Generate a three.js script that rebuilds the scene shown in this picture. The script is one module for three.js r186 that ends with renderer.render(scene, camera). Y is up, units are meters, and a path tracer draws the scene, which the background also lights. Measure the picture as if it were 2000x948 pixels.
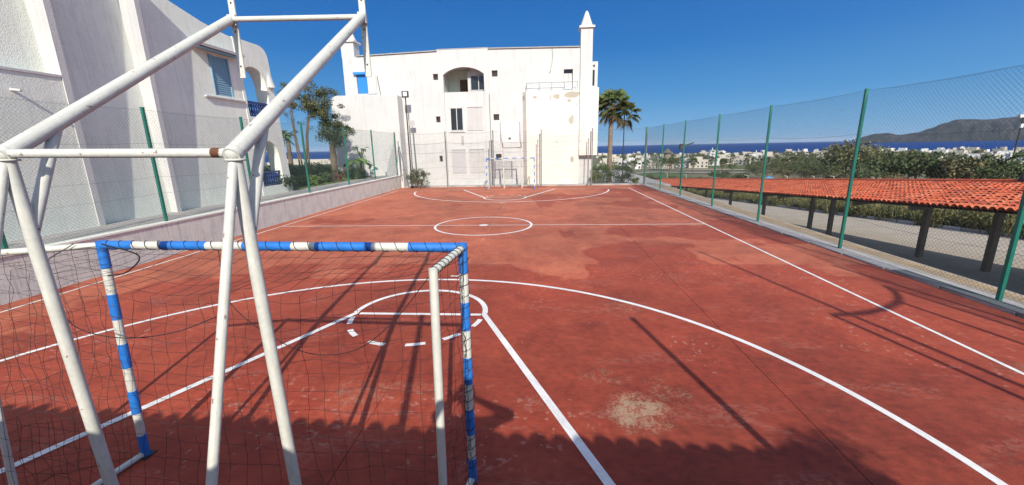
import * as THREE from 'three';
import { mergeGeometries } from 'three/addons/utils/BufferGeometryUtils.js';
import { MarchingCubes } from 'three/addons/objects/MarchingCubes.js';

// ---------------------------------------------------------------- camera, sky, sun, exposure
const scene = new THREE.Scene();
const EYE = new THREE.Vector3(0, 2.8, 0);
const camera = new THREE.PerspectiveCamera(61.64, 1024 / 485, 0.01, 60000);
camera.position.copy(EYE);
camera.up.set(0.00249, 0.97353, -0.22856);
camera.lookAt(EYE.x - 0.07334, EYE.y - 0.22777, EYE.z - 0.97095);
const SUN_DIR = new THREE.Vector3(0.17693, 0.54509, 0.8195).normalize();      // towards the sun
const renderer = new THREE.WebGLRenderer({ antialias: true });
renderer.toneMapping = THREE.LinearToneMapping;
renderer.toneMappingExposure = 1.12;
renderer.shadowMap.enabled = true;
const sky = (() => {
  const W = 512, H = 256, d = new Float32Array(W * H * 4);
  const stops = [[0, [0.215, 0.425, 0.66]], [2.5, [0.15, 0.365, 0.63]], [6, [0.075, 0.275, 0.575]], [12, [0.027, 0.175, 0.495]], [20, [0.013, 0.118, 0.41]], [40, [0.009, 0.075, 0.31]], [90, [0.007, 0.055, 0.25]]];
  for (let j = 0; j < H; j++) for (let i = 0; i < W; i++) {
    const el = Math.max(0, ((j + 0.5) / H - 0.5) * 180), er = el * Math.PI / 180, az = ((i + 0.5) / W - 0.5) * 2 * Math.PI;   // u = 0.5 looks along +x
    let q = 1; while (q < stops.length - 1 && el > stops[q][0]) q++;
    const t = (el - stops[q - 1][0]) / (stops[q][0] - stops[q - 1][0]);
    const cg = Math.cos(er) * Math.cos(az) * SUN_DIR.x + Math.sin(er) * SUN_DIR.y + Math.cos(er) * Math.sin(az) * SUN_DIR.z, g = Math.acos(Math.max(-1, Math.min(1, cg))) * 57.3;
    const m = Math.pow((1 + cg) / 2, 3) * 0.6 + 0.9 * Math.exp(-g / 14);                                           // scattering that grows towards the sun
    const k = (j * W + i) * 4; for (let c = 0; c < 3; c++) d[k + c] = stops[q - 1][1][c] + (stops[q][1][c] - stops[q - 1][1][c]) * t + m * [1, 1.02, 1.0][c]; d[k + 3] = 1;
  }
  const t = new THREE.DataTexture(d, W, H, THREE.RGBAFormat, THREE.FloatType);
  t.mapping = THREE.EquirectangularReflectionMapping; t.magFilter = THREE.LinearFilter; t.minFilter = THREE.LinearFilter; t.needsUpdate = true;
  return t;
})();
scene.background = sky; scene.environment = sky;
const sun = new THREE.DirectionalLight(new THREE.Color(1.0, 0.93, 0.82), 4.9);
sun.target.position.set(-1, 0, -12); sun.position.copy(SUN_DIR).multiplyScalar(60).add(sun.target.position);
sun.castShadow = true; sun.shadow.mapSize.set(4096, 4096);
Object.assign(sun.shadow.camera, { left: -40, right: 40, top: 40, bottom: -40, near: 1, far: 160 });
scene.add(sun, sun.target);
scene.fog = new THREE.FogExp2(new THREE.Color(0.62, 0.74, 0.9), 0.000022);                 // sea air over the bay

// ---------------------------------------------------------------- helpers
const V = (x, y, z) => new THREE.Vector3(x, y, z);
function RNG(s) { let a = s >>> 0; return () => { a = (a + 0x6d2b79f5) | 0; let t = Math.imul(a ^ (a >>> 15), 1 | a); t = (t + Math.imul(t ^ (t >>> 7), 61 | t)) ^ t; return ((t ^ (t >>> 14)) >>> 0) / 4294967296; }; }
const clamp = (v, a = 0, b = 1) => Math.min(b, Math.max(a, v));
const sst = (a, b, v) => { const t = clamp((v - a) / (b - a)); return t * t * (3 - 2 * t); };
const lerp = (a, b, t) => a + (b - a) * t;
function hash2(x, y) { let h = Math.imul(x, 374761393) + Math.imul(y, 668265263) | 0; h = Math.imul(h ^ (h >>> 13), 1274126177); return ((h ^ (h >>> 16)) >>> 0) / 4294967296; }
function vn(x, y) { const xi = Math.floor(x), yi = Math.floor(y), fx = x - xi, fy = y - yi, u = fx * fx * (3 - 2 * fx), v = fy * fy * (3 - 2 * fy);
  const a = hash2(xi, yi), b = hash2(xi + 1, yi), c = hash2(xi, yi + 1), e = hash2(xi + 1, yi + 1); return a + (b - a) * u + (c - a) * v + (a - b - c + e) * u * v; }
function fbm(x, y, o = 4) { let s = 0, a = 0.5, n = 0; for (let i = 0; i < o; i++) { s += a * vn(x, y); n += a; a *= 0.5; x = x * 2.03 + 17.3; y = y * 2.03 + 9.1; } return s / n; }
const toS = (v) => 255 * (v <= 0.0031308 ? 12.92 * v : 1.055 * Math.pow(clamp(v), 1 / 2.4) - 0.055);
// fn(u,v in 0..1) -> linear rgb ; colour texture
function tex(w, h, fn, repeat = true, colour = true) {
  const d = new Uint8Array(w * h * 4);
  for (let j = 0; j < h; j++) for (let i = 0; i < w; i++) { const c = fn((i + 0.5) / w, (j + 0.5) / h), k = (j * w + i) * 4;
    if (colour) { d[k] = toS(c[0]); d[k + 1] = toS(c[1]); d[k + 2] = toS(c[2]); } else d[k] = d[k + 1] = d[k + 2] = 255 * clamp(c);
    d[k + 3] = 255; }
  const t = new THREE.DataTexture(d, w, h, THREE.RGBAFormat); t.magFilter = THREE.LinearFilter; t.minFilter = THREE.LinearMipmapLinearFilter; t.generateMipmaps = true;
  if (repeat) t.wrapS = t.wrapT = THREE.RepeatWrapping;
  if (colour) t.colorSpace = THREE.SRGBColorSpace; t.needsUpdate = true; return t;
}
const L = (r, g, b) => new THREE.Color().setRGB(r, g, b);
const mat = (c, rough = 0.8, o = {}) => new THREE.MeshStandardMaterial({ color: Array.isArray(c) ? L(...c) : c, roughness: rough, side: THREE.DoubleSide, ...o });

const taken = new Map();
function numbered(n) { const k = taken.get(n) || 0; taken.set(n, k + 1); return k ? n + '_' + String(k).padStart(3, '0') : n; }
function prep(g) { g = g.index ? g.toNonIndexed() : g; for (const k of Object.keys(g.attributes)) if (!['position', 'normal', 'uv', 'color'].includes(k)) g.deleteAttribute(k); return g; }
function boxUV(g, s = 1) { const p = g.attributes.position, n = g.attributes.normal, uv = new Float32Array(p.count * 2);
  for (let i = 0; i < p.count; i++) { const ax = Math.abs(n.getX(i)), ay = Math.abs(n.getY(i)), az = Math.abs(n.getZ(i)); let u, v;
    if (ay > ax && ay > az) { u = p.getX(i); v = p.getZ(i); } else if (ax > az) { u = p.getZ(i); v = p.getY(i); } else { u = p.getX(i); v = p.getY(i); }
    uv[2 * i] = u * s; uv[2 * i + 1] = v * s; }
  g.setAttribute('uv', new THREE.BufferAttribute(uv, 2)); return g; }
function join(gs) { gs = (Array.isArray(gs) ? gs : [gs]).map(prep); return gs.length > 1 ? mergeGeometries(gs) : gs[0]; }
function shadowed(m) { m.castShadow = true; m.receiveShadow = true; return m; }
function part(name, gs, m, parent, uvs = 1) { const g = join(gs); if (uvs && !g.attributes.color) boxUV(g, uvs); const o = shadowed(new THREE.Mesh(g, m)); o.name = name; parent.add(o); return o; }
function tag(o, label, category, group) { o.userData.label = label; o.userData.category = category; if (group) o.userData.group = group; return o; }
function thing(name, label, category, pos = [0, 0, 0], turn = 0, group) { const o = new THREE.Group(); o.name = numbered(name); o.position.set(...pos); o.rotation.y = turn; scene.add(o); return tag(o, label, category, group); }
function single(name, gs, m, label, category, group) { const o = part(numbered(name), gs, m, scene); return tag(o, label, category, group); }
function struct(name, gs, m, uvs = 1) { const o = part(numbered(name), gs, m, scene, uvs); o.userData.kind = 'structure'; return o; }
function structGroup(name) { const o = new THREE.Group(); o.name = numbered(name); o.userData.kind = 'structure'; scene.add(o); return o; }
function stuff(o) { o.userData.kind = 'stuff'; return o; }
function copy(root, pos, turn = 0, sc = 1) { const r = root.clone(); r.name = numbered(root.name.replace(/_\d\d\d$/, '')); r.position.set(...pos); r.rotation.y = turn; if (Array.isArray(sc)) r.scale.set(...sc); else r.scale.setScalar(sc); r.userData = { ...root.userData }; scene.add(r); return r; }

const bx = (x0, x1, y0, y1, z0, z1) => { const g = new THREE.BoxGeometry(Math.abs(x1 - x0), Math.abs(y1 - y0), Math.abs(z1 - z0)); g.translate((x0 + x1) / 2, (y0 + y1) / 2, (z0 + z1) / 2); return g; };
const UP = V(0, 1, 0);
function cyl(a, b, r0, r1 = r0, seg = 12, open = false) { const d = b.clone().sub(a), g = new THREE.CylinderGeometry(r1, r0, d.length(), seg, 1, open); g.applyQuaternion(new THREE.Quaternion().setFromUnitVectors(UP, d.clone().normalize())); g.translate((a.x + b.x) / 2, (a.y + b.y) / 2, (a.z + b.z) / 2); return g; }
function bar(a, b, w, d) { const e = b.clone().sub(a), g = new THREE.BoxGeometry(w, e.length(), d); g.applyQuaternion(new THREE.Quaternion().setFromUnitVectors(UP, e.clone().normalize())); g.translate((a.x + b.x) / 2, (a.y + b.y) / 2, (a.z + b.z) / 2); return g; }
function tubeG(pts, r, seg = 40, rad = 6) { return new THREE.TubeGeometry(new THREE.CatmullRomCurve3(pts), seg, r, rad, false); }
function prismXY(pts, z0, z1) { const s = new THREE.Shape(pts.map(([x, y]) => new THREE.Vector2(x, y))); const g = new THREE.ExtrudeGeometry(s, { depth: Math.abs(z1 - z0), bevelEnabled: false, curveSegments: 24 }); g.translate(0, 0, Math.min(z0, z1)); return g; }
// shape drawn in (z, y), extruded along x
function prismZY(shape, x0, x1) { const g = new THREE.ExtrudeGeometry(shape, { depth: Math.abs(x1 - x0), bevelEnabled: false, curveSegments: 24 }); g.rotateY(-Math.PI / 2); g.translate(Math.max(x0, x1), 0, 0); return g; }   // shape x -> +z , depth -> -x

// triangle collector for wires and leaves
class Tri {
  constructor(col = false) { this.p = []; this.c = col ? [] : null; }
  tri(a, b, c, k) { this.p.push(a.x, a.y, a.z, b.x, b.y, b.z, c.x, c.y, c.z); if (this.c) for (let i = 0; i < 3; i++) this.c.push(k[0], k[1], k[2]); }
  quad(a, b, c, d, k) { this.tri(a, b, c, k); this.tri(a, c, d, k); }
  wire(pts, r, k) { // three-sided
    let prev = null;
    for (let i = 0; i < pts.length; i++) {
      const d = (i < pts.length - 1 ? pts[i + 1].clone().sub(pts[i]) : pts[i].clone().sub(pts[i - 1])).normalize();
      const s = Math.abs(d.y) < 0.9 ? d.clone().cross(UP).normalize() : d.clone().cross(V(1, 0, 0)).normalize(), t = d.clone().cross(s);
      const ring = [0, 1, 2].map((q) => { const a = q * 2.0944; return pts[i].clone().addScaledVector(s, Math.cos(a) * r).addScaledVector(t, Math.sin(a) * r); });
      if (prev) for (let q = 0; q < 3; q++) this.quad(prev[q], prev[(q + 1) % 3], ring[(q + 1) % 3], ring[q], k);
      prev = ring;
    }
  }
  geo() { const g = new THREE.BufferGeometry(); g.setAttribute('position', new THREE.BufferAttribute(new Float32Array(this.p), 3)); if (this.c) g.setAttribute('color', new THREE.BufferAttribute(new Float32Array(this.c), 3)); g.computeVertexNormals(); if (!this.c) boxUV(g); return g; }
}
function meshOf(name, g, m, parent) { const o = shadowed(new THREE.Mesh(g, m)); o.name = name; parent.add(o); return o; }

// a column of the photograph as a heading on the ground: used to lay out the far country (everything keeps its real distance and size)
function heading(u) { const cx = (u - 1000) / 795, cy = -(288 - 0.0197 * (u - 1000) - 474) / 795; const x = 0.9973 * cx + 0.00249 * cy - 0.07334, z = -0.07084 * cx - 0.22856 * cy - 0.97095, l = Math.hypot(x, z); return [x / l, z / l]; }

// ---------------------------------------------------------------- materials
const plasterTex = (base, amp, seed, warm = 0, streak = 0) => tex(512, 512, (u, v) => {
  const P = 8, n = tileFbm(u, v, P, seed, 5), s = tileFbm(u, v, 3, seed + 7, 3), q = tileFbm(u, v, 60, seed + 3, 2), rs = streak ? streak * sst(0.55, 0.8, tileVn(u * 90, v * 3, 90, seed + 21) * 0.6 + tileFbm(u, v, 6, seed + 23, 3) * 0.5) : 0, k = (1 + (n - 0.5) * amp + (s - 0.5) * amp * 0.8 + (q - 0.5) * amp * 0.7) * (1 - rs);
  return [base[0] * k * (1 + warm * (s - 0.5)), base[1] * k, base[2] * k * (1 - warm * (s - 0.5))];
});
// paint with rust flecks
function paintTex(base, seed) { return tex(512, 512, (u, v) => { const n = tileFbm(u, v, 8, seed, 4), q = tileFbm(u, v, 40, seed + 3, 3), f = 0.8 * sst(0.80, 0.84, tileFbm(u, v, 26, seed + 9, 3)), k = 1 + (n - 0.5) * 0.3 + (q - 0.5) * 0.2; return [lerp(base[0] * k, 0.2, f), lerp(base[1] * k, 0.1, f), lerp(base[2] * k, 0.055, f)]; }); }
function tileVn(x, y, P, seed) { const xi = Math.floor(x), yi = Math.floor(y), fx = x - xi, fy = y - yi, u = fx * fx * (3 - 2 * fx), v = fy * fy * (3 - 2 * fy), m = (k) => ((k % P) + P) % P;
  const a = hash2(m(xi) + seed * 131, m(yi)), b = hash2(m(xi + 1) + seed * 131, m(yi)), c = hash2(m(xi) + seed * 131, m(yi + 1)), e = hash2(m(xi + 1) + seed * 131, m(yi + 1)); return a + (b - a) * u + (c - a) * v + (a - b - c + e) * u * v; }
function tileFbm(u, v, P, seed, o = 4) { let s = 0, a = 0.5, n = 0; for (let i = 0; i < o; i++) { s += a * tileVn(u * P, v * P, P, seed + i); n += a; a *= 0.5; P *= 2; } return s / n; }
const rep = (t, s) => { const c = t.clone(); c.repeat.set(s, s); c.needsUpdate = true; return c; };
const T = {};
T.white = plasterTex([0.555, 0.553, 0.54], 0.10, 1, 0.03, 0.07);
T.cream = plasterTex([0.68, 0.64, 0.565], 0.12, 2, 0.05);
T.lilac = plasterTex([0.77, 0.80, 0.71], 0.12, 3, 0.03, 0.08);
T.concrete = plasterTex([0.36, 0.345, 0.325], 0.42, 4, 0.05);
T.grain = tex(256, 256, (u, v) => tileFbm(u, v, 32, 11, 3), true, false);
T.paint = paintTex([0.56, 0.56, 0.50], 5);
T.metal = plasterTex([0.5, 0.5, 0.5], 0.3, 6, 0);
const M = {
  white: mat(0xffffff, 0.92, { map: rep(T.white, 0.25), bumpMap: rep(T.grain, 1.4), bumpScale: 0.004 }),
  cream: mat(0xffffff, 0.92, { map: rep(T.cream, 0.25), bumpMap: rep(T.grain, 1.4), bumpScale: 0.004 }),
  lilac: mat(0xffffff, 0.93, { map: rep(T.lilac, 0.3), bumpMap: rep(T.grain, 1.6), bumpScale: 0.006 }),
  concrete: mat(0xffffff, 0.9, { map: rep(T.concrete, 0.5), bumpMap: rep(T.grain, 2), bumpScale: 0.004 }),
  pipe: mat(0xffffff, 0.5, { map: rep(T.paint, 1.3), bumpMap: rep(T.grain, 5), bumpScale: 0.0006 }),
  rust: mat([0.12, 0.045, 0.02], 0.85),
  blue: mat(0xffffff, 0.5, { map: rep(paintTex([0.02, 0.165, 0.54], 6), 1.7) }),
  deepBlue: mat([0.015, 0.045, 0.19], 0.55),
  shutterBlue: mat([0.20, 0.36, 0.46], 0.6),
  skyBlue: mat([0.03, 0.24, 0.62], 0.55),
  tapeDark: mat([0.02, 0.03, 0.08], 0.6),
  net: mat([0.018, 0.016, 0.018], 0.8),
  green: mat([0.008, 0.17, 0.12], 0.5),
  galv: mat([0.22, 0.25, 0.25], 0.45, { metalness: 0.5 }),
  wire: mat([0.085, 0.135, 0.125], 0.55, { metalness: 0.2 }),
  dark: mat([0.03, 0.03, 0.033], 0.6),
  greyPost: mat([0.16, 0.165, 0.17], 0.55),
  glass: new THREE.MeshPhysicalMaterial({ color: L(0.02, 0.025, 0.03), roughness: 0.06, metalness: 0, side: THREE.DoubleSide }),
  brown: mat([0.13, 0.07, 0.05], 0.7),
  line: mat(0xffffff, 0.75, { map: rep(plasterTex([0.72, 0.71, 0.68], 0.3, 8, 0.03), 0.7) }),
  timber: mat(0xffffff, 0.9, { map: rep(plasterTex([0.17, 0.14, 0.115], 0.5, 9, 0.08), 0.8) }),
  bark: mat(0xffffff, 0.95, { map: rep(plasterTex([0.13, 0.10, 0.07], 0.6, 10, 0.08), 0.9) }),
  leaf: new THREE.MeshStandardMaterial({ color: 0xffffff, vertexColors: true, roughness: 0.75, side: THREE.DoubleSide }),
};

// ---------------------------------------------------------------- terrain, paving, sea, headland
const farTab = [[0, -0.9], [30, -2.6], [60, -4.6], [100, -7.4], [150, -9.8], [200, -12.2], [250, -12.9], [370, -15], [600, -16.6], [1000, -19.2], [1250, -22.5], [1500, -26], [2600, -30]];
const farH = (d) => { for (let i = 1; i < farTab.length; i++) if (d < farTab[i][0]) { const [a, p] = farTab[i - 1], [b, q] = farTab[i]; return lerp(p, q, (d - a) / (b - a)); } return -30; };
const pavH = (z) => -0.098 + 0.0735 * z;
function ground(x, z) {
  const d = Math.hypot(x, z);
  let h = lerp(pavH(z), farH(d), sst(28, 70, Math.max(d - 6, x + 6)));
  if (z > 0 && x > 8) h = lerp(-0.098, farH(d), sst(30, 90, d));
  h += (fbm(x * 0.03, z * 0.03, 3) - 0.5) * 1.2 * sst(45, 120, d);
  if (x < 8.2 && z > -36) h = Math.min(h, -0.9); 
  return h;
}
{
  const na = 220, rs = []; for (let r = 4; r < 2600; r *= 1.045) rs.push(r);
  const pos = [], col = [], idx = [];
  for (let j = 0; j < rs.length; j++) for (let i = 0; i <= na; i++) {
    const a = -Math.PI + (i / na) * 2 * Math.PI, r = rs[j], x = Math.sin(a) * r, z = -Math.cos(a) * r;
    pos.push(x, ground(x, z) - 0.06, z);
    const n = fbm(x * 0.02 + 5, z * 0.02, 4), q = fbm(x * 0.11, z * 0.11 + 8, 3), g = sst(0.42, 0.6, n);
    const k = 0.75 + 0.5 * q; col.push(lerp(0.17, 0.085, g) * k, lerp(0.145, 0.125, g) * k, lerp(0.08, 0.032, g) * k);
  }
  for (let j = 0; j < rs.length - 1; j++) for (let i = 0; i < na; i++) { const a = j * (na + 1) + i, b = a + na + 1; idx.push(a, a + 1, b, a + 1, b + 1, b); }
  const g = new THREE.BufferGeometry(); g.setAttribute('position', new THREE.Float32BufferAttribute(pos, 3)); g.setAttribute('color', new THREE.Float32BufferAttribute(col, 3)); g.setIndex(idx); g.computeVertexNormals();
  meshOf('terrain', g, new THREE.MeshStandardMaterial({ vertexColors: true, roughness: 0.95, side: THREE.DoubleSide, bumpMap: null }), scene).userData.kind = 'structure';
}
const SEA = -22;
{
  const waves = tex(512, 512, (u, v) => tileFbm(u, v, 16, 31, 4), true, false);
  const g = new THREE.RingGeometry(900, 45000, 96, 24); g.rotateX(-Math.PI / 2); g.translate(0, SEA, 0);
  const m = new THREE.MeshPhysicalMaterial({ color: L(0.006, 0.045, 0.19), roughness: 0.7, specularIntensity: 0.35, bumpMap: rep(waves, 0.02), bumpScale: 0.5, side: THREE.DoubleSide });
  struct('sea', g, m, 1);
}
{ // headland across the bay
  const prof = [[1660, 0], [1672, 3], [1688, 14], [1710, 19], [1732, 20], [1755, 15], [1790, 20], [1812, 28], [1840, 39], [1862, 46], [1890, 46], [1925, 45], [1960, 47], [2000, 53], [2060, 60], [2140, 52], [2230, 66], [2330, 50], [2420, 22], [2480, 0]];
  const hAt = (u) => { for (let i = 1; i < prof.length; i++) if (u < prof[i][0]) { const [a, p] = prof[i - 1], [b, q] = prof[i]; const t = (u - a) / (b - a); return lerp(p, q, t * t * (3 - 2 * t)); } return 0; };
  const NU = 260, NR = 46, pos = [], col = [], idx = [];
  for (let i = 0; i <= NU; i++) { const u = lerp(1655, 2485, i / NU), [dx, dz] = heading(u), elong = 1 / Math.cos(Math.atan((u - 1000) / 795) * 0.9);
    for (let j = 0; j <= NR; j++) { const t = j / NR, r = lerp(5600, 8200, t), ridge = hAt(u) / 795 * 6900 / elong * 0.76;
      const prof2 = Math.sin(Math.PI * Math.pow(t, 0.8)), n = fbm(u * 0.035 + 3, t * 5 + 2, 5) - 0.5, gul = Math.abs(fbm(u * 0.045, t * 7, 4) - 0.5);
      const y = SEA - 6 + Math.max(0, ridge * prof2 * (1 + n * 0.30 * (1 - prof2 * 0.7)) - gul * ridge * 0.9 * (1 - prof2) * prof2 * 2 + (ridge > 5 ? 8 : 0));
      pos.push(dx * r, y, dz * r);
      const q = fbm(u * 0.12, t * 16, 4), s = sst(0.42, 0.62, q); col.push(lerp(0.014, 0.044, s), lerp(0.019, 0.042, s), lerp(0.02, 0.036, s)); } }
  for (let i = 0; i < NU; i++) for (let j = 0; j < NR; j++) { const a = i * (NR + 1) + j, b = a + NR + 1; idx.push(a, b, a + 1, b, b + 1, a + 1); }
  const g = new THREE.BufferGeometry(); g.setAttribute('position', new THREE.Float32BufferAttribute(pos, 3)); g.setAttribute('color', new THREE.Float32BufferAttribute(col, 3)); g.setIndex(idx); g.computeVertexNormals();
  meshOf('headland_hill', g, new THREE.MeshStandardMaterial({ vertexColors: true, roughness: 1, side: THREE.DoubleSide }), scene).userData.kind = 'structure';
}
// paved lane beside the court, running downhill
function sheet(x0f, x1f, z0, z1, nz, nx, yf) { const pos = [], idx = []; for (let j = 0; j <= nz; j++) for (let i = 0; i <= nx; i++) { const z = lerp(z0, z1, j / nz), x = lerp(x0f(z), x1f(z), i / nx); pos.push(x, yf(x, z), z); }
  for (let j = 0; j < nz; j++) for (let i = 0; i < nx; i++) { const a = j * (nx + 1) + i, b = a + nx + 1; idx.push(a, a + 1, b, a + 1, b + 1, b); }
  const g = new THREE.BufferGeometry(); g.setAttribute('position', new THREE.Float32BufferAttribute(pos, 3)); g.setIndex(idx); g.computeVertexNormals(); return g; }
const carX = (z, x0) => x0 - 0.04 * (z + 14.59);            // lines parallel to the carport
const paveTex = plasterTex([0.43, 0.375, 0.295], 0.2, 14, 0.04);
struct('paved_lane', sheet(() => 8.3, (z) => carX(z, 20.45), 14, -75, 60, 8, (x, z) => pavH(z) + 0.0), mat(0xffffff, 0.95, { map: rep(paveTex, 0.33), bumpMap: rep(T.grain, 2), bumpScale: 0.004 }));
// distant lanes
function farRoad(u0, u1, d0, d1, w) { const pos = [], idx = [], n = 30; for (let i = 0; i <= n; i++) { const t = i / n, [dx, dz] = heading(lerp(u0, u1, t)), d = lerp(d0, d1, t); for (const e of [-w, w]) { const x = dx * (d + e), z = dz * (d + e); pos.push(x, ground(x, z) + 0.25, z); } if (i < n) idx.push(2 * i, 2 * i + 1, 2 * i + 2, 2 * i + 1, 2 * i + 3, 2 * i + 2); }
  const g = new THREE.BufferGeometry(); g.setAttribute('position', new THREE.Float32BufferAttribute(pos, 3)); g.setIndex(idx); g.computeVertexNormals(); return g; }
struct('country_road', farRoad(1170, 1500, 232, 262, 5), mat([0.36, 0.335, 0.30], 0.95));
struct('sandy_track', farRoad(1200, 1640, 300, 285, 5), mat([0.38, 0.33, 0.24], 0.95));

// ---------------------------------------------------------------- court
const CX = -2.1, ZB = -1.6, ZF = -27.9, ZH = -14.75, XL = -10.02, XR = 5.83;
const courtCol = (x, z) => {
  const n1 = fbm(x * 0.55 + 3, z * 0.55, 5), n2 = fbm(x * 2.6, z * 2.6 + 40, 4), n3 = fbm(x * 14, z * 14, 3), st = fbm(x * 1.4 + 70, z * 4.2, 4);
  // coats of paint laid in patches
  const coat = sst(0.5, 0.53, fbm(x * 0.33 + 11, z * 0.28 + 4, 4)), coat2 = sst(0.55, 0.57, fbm(x * 0.6 - 7, z * 0.5 + 21, 4));
  // salmon and dark red coats in ragged patches; distance bias paints in far-view brightness
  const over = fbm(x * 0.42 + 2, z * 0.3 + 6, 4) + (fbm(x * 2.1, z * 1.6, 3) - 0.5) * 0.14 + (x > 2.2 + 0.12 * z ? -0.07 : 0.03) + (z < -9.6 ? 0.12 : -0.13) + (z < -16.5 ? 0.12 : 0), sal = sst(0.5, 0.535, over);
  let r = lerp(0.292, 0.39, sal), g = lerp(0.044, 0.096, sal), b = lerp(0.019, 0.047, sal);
  const k = 1 + (n1 - 0.5) * 0.5 + (n2 - 0.5) * 0.42 + (n3 - 0.5) * 0.4 + (fbm(x * 9 + 3, z * 30, 3) - 0.5) * 0.3 - 0.14 * coat + 0.10 * coat2;
  r *= k; g *= k * (1 + (n2 - 0.5) * 0.35); b *= k * (1 + (n2 - 0.5) * 0.35);
  // dusty scuffs
  const d = sst(0.62, 0.78, st) * 0.2 * sst(0.42, 0.6, fbm(x * 22, z * 40, 3)); r = lerp(r, 0.42, d); g = lerp(g, 0.2, d); b = lerp(b, 0.155, d);
  // worn-through spots of bare concrete
  const ww = (cx, cz, rx, rz) => { const e = Math.hypot((x - cx) / rx, (z - cz) / rz) + (fbm(x * 2.2, z * 2.2, 4) - 0.5) * 1.1; return 1 - sst(0.35, 1.25, e); };
  const w0 = Math.max(0.85 * ww(1.02, -3.98, 0.5, 0.42), 0.4 * ww(0.8, -4.6, 0.4, 0.3), 0.4 * ww(1.45, -4.3, 0.35, 0.4), 0.42 * ww(1.35, -6.9, 0.9, 0.4), 0.4 * ww(-2.0, -4.2, 0.7, 0.5), 0.45 * ww(5.9, -4.9, 0.5, 0.3)), gr = fbm(x * 60, z * 60, 3) * 0.6 + fbm(x * 13, z * 13, 3) * 0.4;
  const w = w0 * sst(0.62 - 0.42 * w0, 0.92 - 0.42 * w0, gr);
  r = lerp(r, 0.33 + 0.1 * n3, w * 0.85); g = lerp(g, 0.25 + 0.08 * n3, w * 0.85); b = lerp(b, 0.15 + 0.06 * n3, w * 0.85);
  // chips
  const ch = sst(0.76, 0.80, fbm(x * 17 + 31, z * 17 - 12, 2)) * sst(0.5, 0.66, n1) * 0.4; r = lerp(r, 0.5, ch); g = lerp(g, 0.26, ch); b = lerp(b, 0.19, ch);
  return [r, g, b];
};
const court = structGroup('court');
{
  const X0 = -10.5, X1 = 7.62, ZN = -0.3, ZM = -13, ZE = -30.55;
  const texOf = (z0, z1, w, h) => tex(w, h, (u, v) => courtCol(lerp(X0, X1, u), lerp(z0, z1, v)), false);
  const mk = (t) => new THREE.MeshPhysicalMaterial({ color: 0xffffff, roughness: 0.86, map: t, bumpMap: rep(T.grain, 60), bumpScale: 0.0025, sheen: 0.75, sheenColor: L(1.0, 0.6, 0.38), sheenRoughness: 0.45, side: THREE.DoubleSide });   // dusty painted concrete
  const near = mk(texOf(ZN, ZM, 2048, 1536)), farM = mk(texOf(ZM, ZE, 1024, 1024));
  const xs = [X0, -6.4, -1.85, 2.75, X1], zs = [ZN, -4.5, -8.75, ZM, -17.3, -21.6, -25.9, ZE];
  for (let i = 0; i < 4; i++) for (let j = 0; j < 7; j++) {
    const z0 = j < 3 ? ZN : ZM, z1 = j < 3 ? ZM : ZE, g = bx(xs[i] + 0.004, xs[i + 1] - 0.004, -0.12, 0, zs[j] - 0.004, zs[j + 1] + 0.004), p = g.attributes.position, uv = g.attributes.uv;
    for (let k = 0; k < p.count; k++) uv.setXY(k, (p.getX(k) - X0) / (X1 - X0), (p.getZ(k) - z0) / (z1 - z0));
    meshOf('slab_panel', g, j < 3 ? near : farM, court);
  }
  part('slab_base', bx(X0, 8.25, -3.2, -0.125, 0, -30.6), M.concrete, court);
  // painted lines
  const Y = 0.004;
  const strip = (pts, w, closed = false) => { const pos = [], idx = []; const n = pts.length; for (let i = 0; i < n; i++) { const a = pts[closed ? (i - 1 + n) % n : Math.max(0, i - 1)], b = pts[closed ? (i + 1) % n : Math.min(n - 1, i + 1)]; let dx = b[0] - a[0], dz = b[1] - a[1]; const l = Math.hypot(dx, dz); dx /= l; dz /= l; pos.push(pts[i][0] - dz * w / 2, Y, pts[i][1] + dx * w / 2, pts[i][0] + dz * w / 2, Y, pts[i][1] - dx * w / 2); }
    const m = closed ? n : n - 1; for (let i = 0; i < m; i++) { const a = 2 * i, b = 2 * ((i + 1) % n); idx.push(a, b, a + 1, a + 1, b, b + 1); }
    const g = new THREE.BufferGeometry(); g.setAttribute('position', new THREE.Float32BufferAttribute(pos, 3)); g.setIndex(idx); g.computeVertexNormals(); if (g.attributes.normal.getY(0) < 0) { g.setIndex(idx.map((_, k) => idx[k - (k % 3) + (2 - (k % 3))])); g.computeVertexNormals(); } return g; };
  const arc = (cx, cz, r, a0, a1, n = 64) => Array.from({ length: n + 1 }, (_, i) => { const a = lerp(a0, a1, i / n); return [cx + r * Math.cos(a), cz + r * Math.sin(a)]; });
  const line = (name, pts, w, dy = 0, closed = false) => { const g = strip(pts, w, closed); g.translate(0, dy, 0); part(name, g, M.line, court, 1); };
  line('sideline', [[XL, -0.5], [XL, ZF]], 0.055); line('sideline', [[XR, -0.5], [XR, ZF]], 0.06);
  line('baseline', [[XL + 0.03, ZF], [XR - 0.03, ZF]], 0.05, 0.0015); line('baseline', [[XL + 0.03, ZB], [XR - 0.03, ZB]], 0.06, 0.0015);
  line('halfway_line', [[XL + 0.03, ZH], [XR - 0.03, ZH]], 0.055, 0.0015);
  line('centre_circle', arc(CX - 0.06, ZH, 1.78, 0, Math.PI * 2 - 0.098), 0.085, 0.003, true);
  { const g = new THREE.CircleGeometry(0.17, 24); g.rotateX(-Math.PI / 2); g.translate(CX - 0.06, Y + 0.003, ZH); part('centre_spot', g, M.line, court, 1); }
  line('three_point_arc', arc(-2.12, -2.42, 5.96, 0.02, -Math.PI - 0.02, 90), 0.085);
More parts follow.
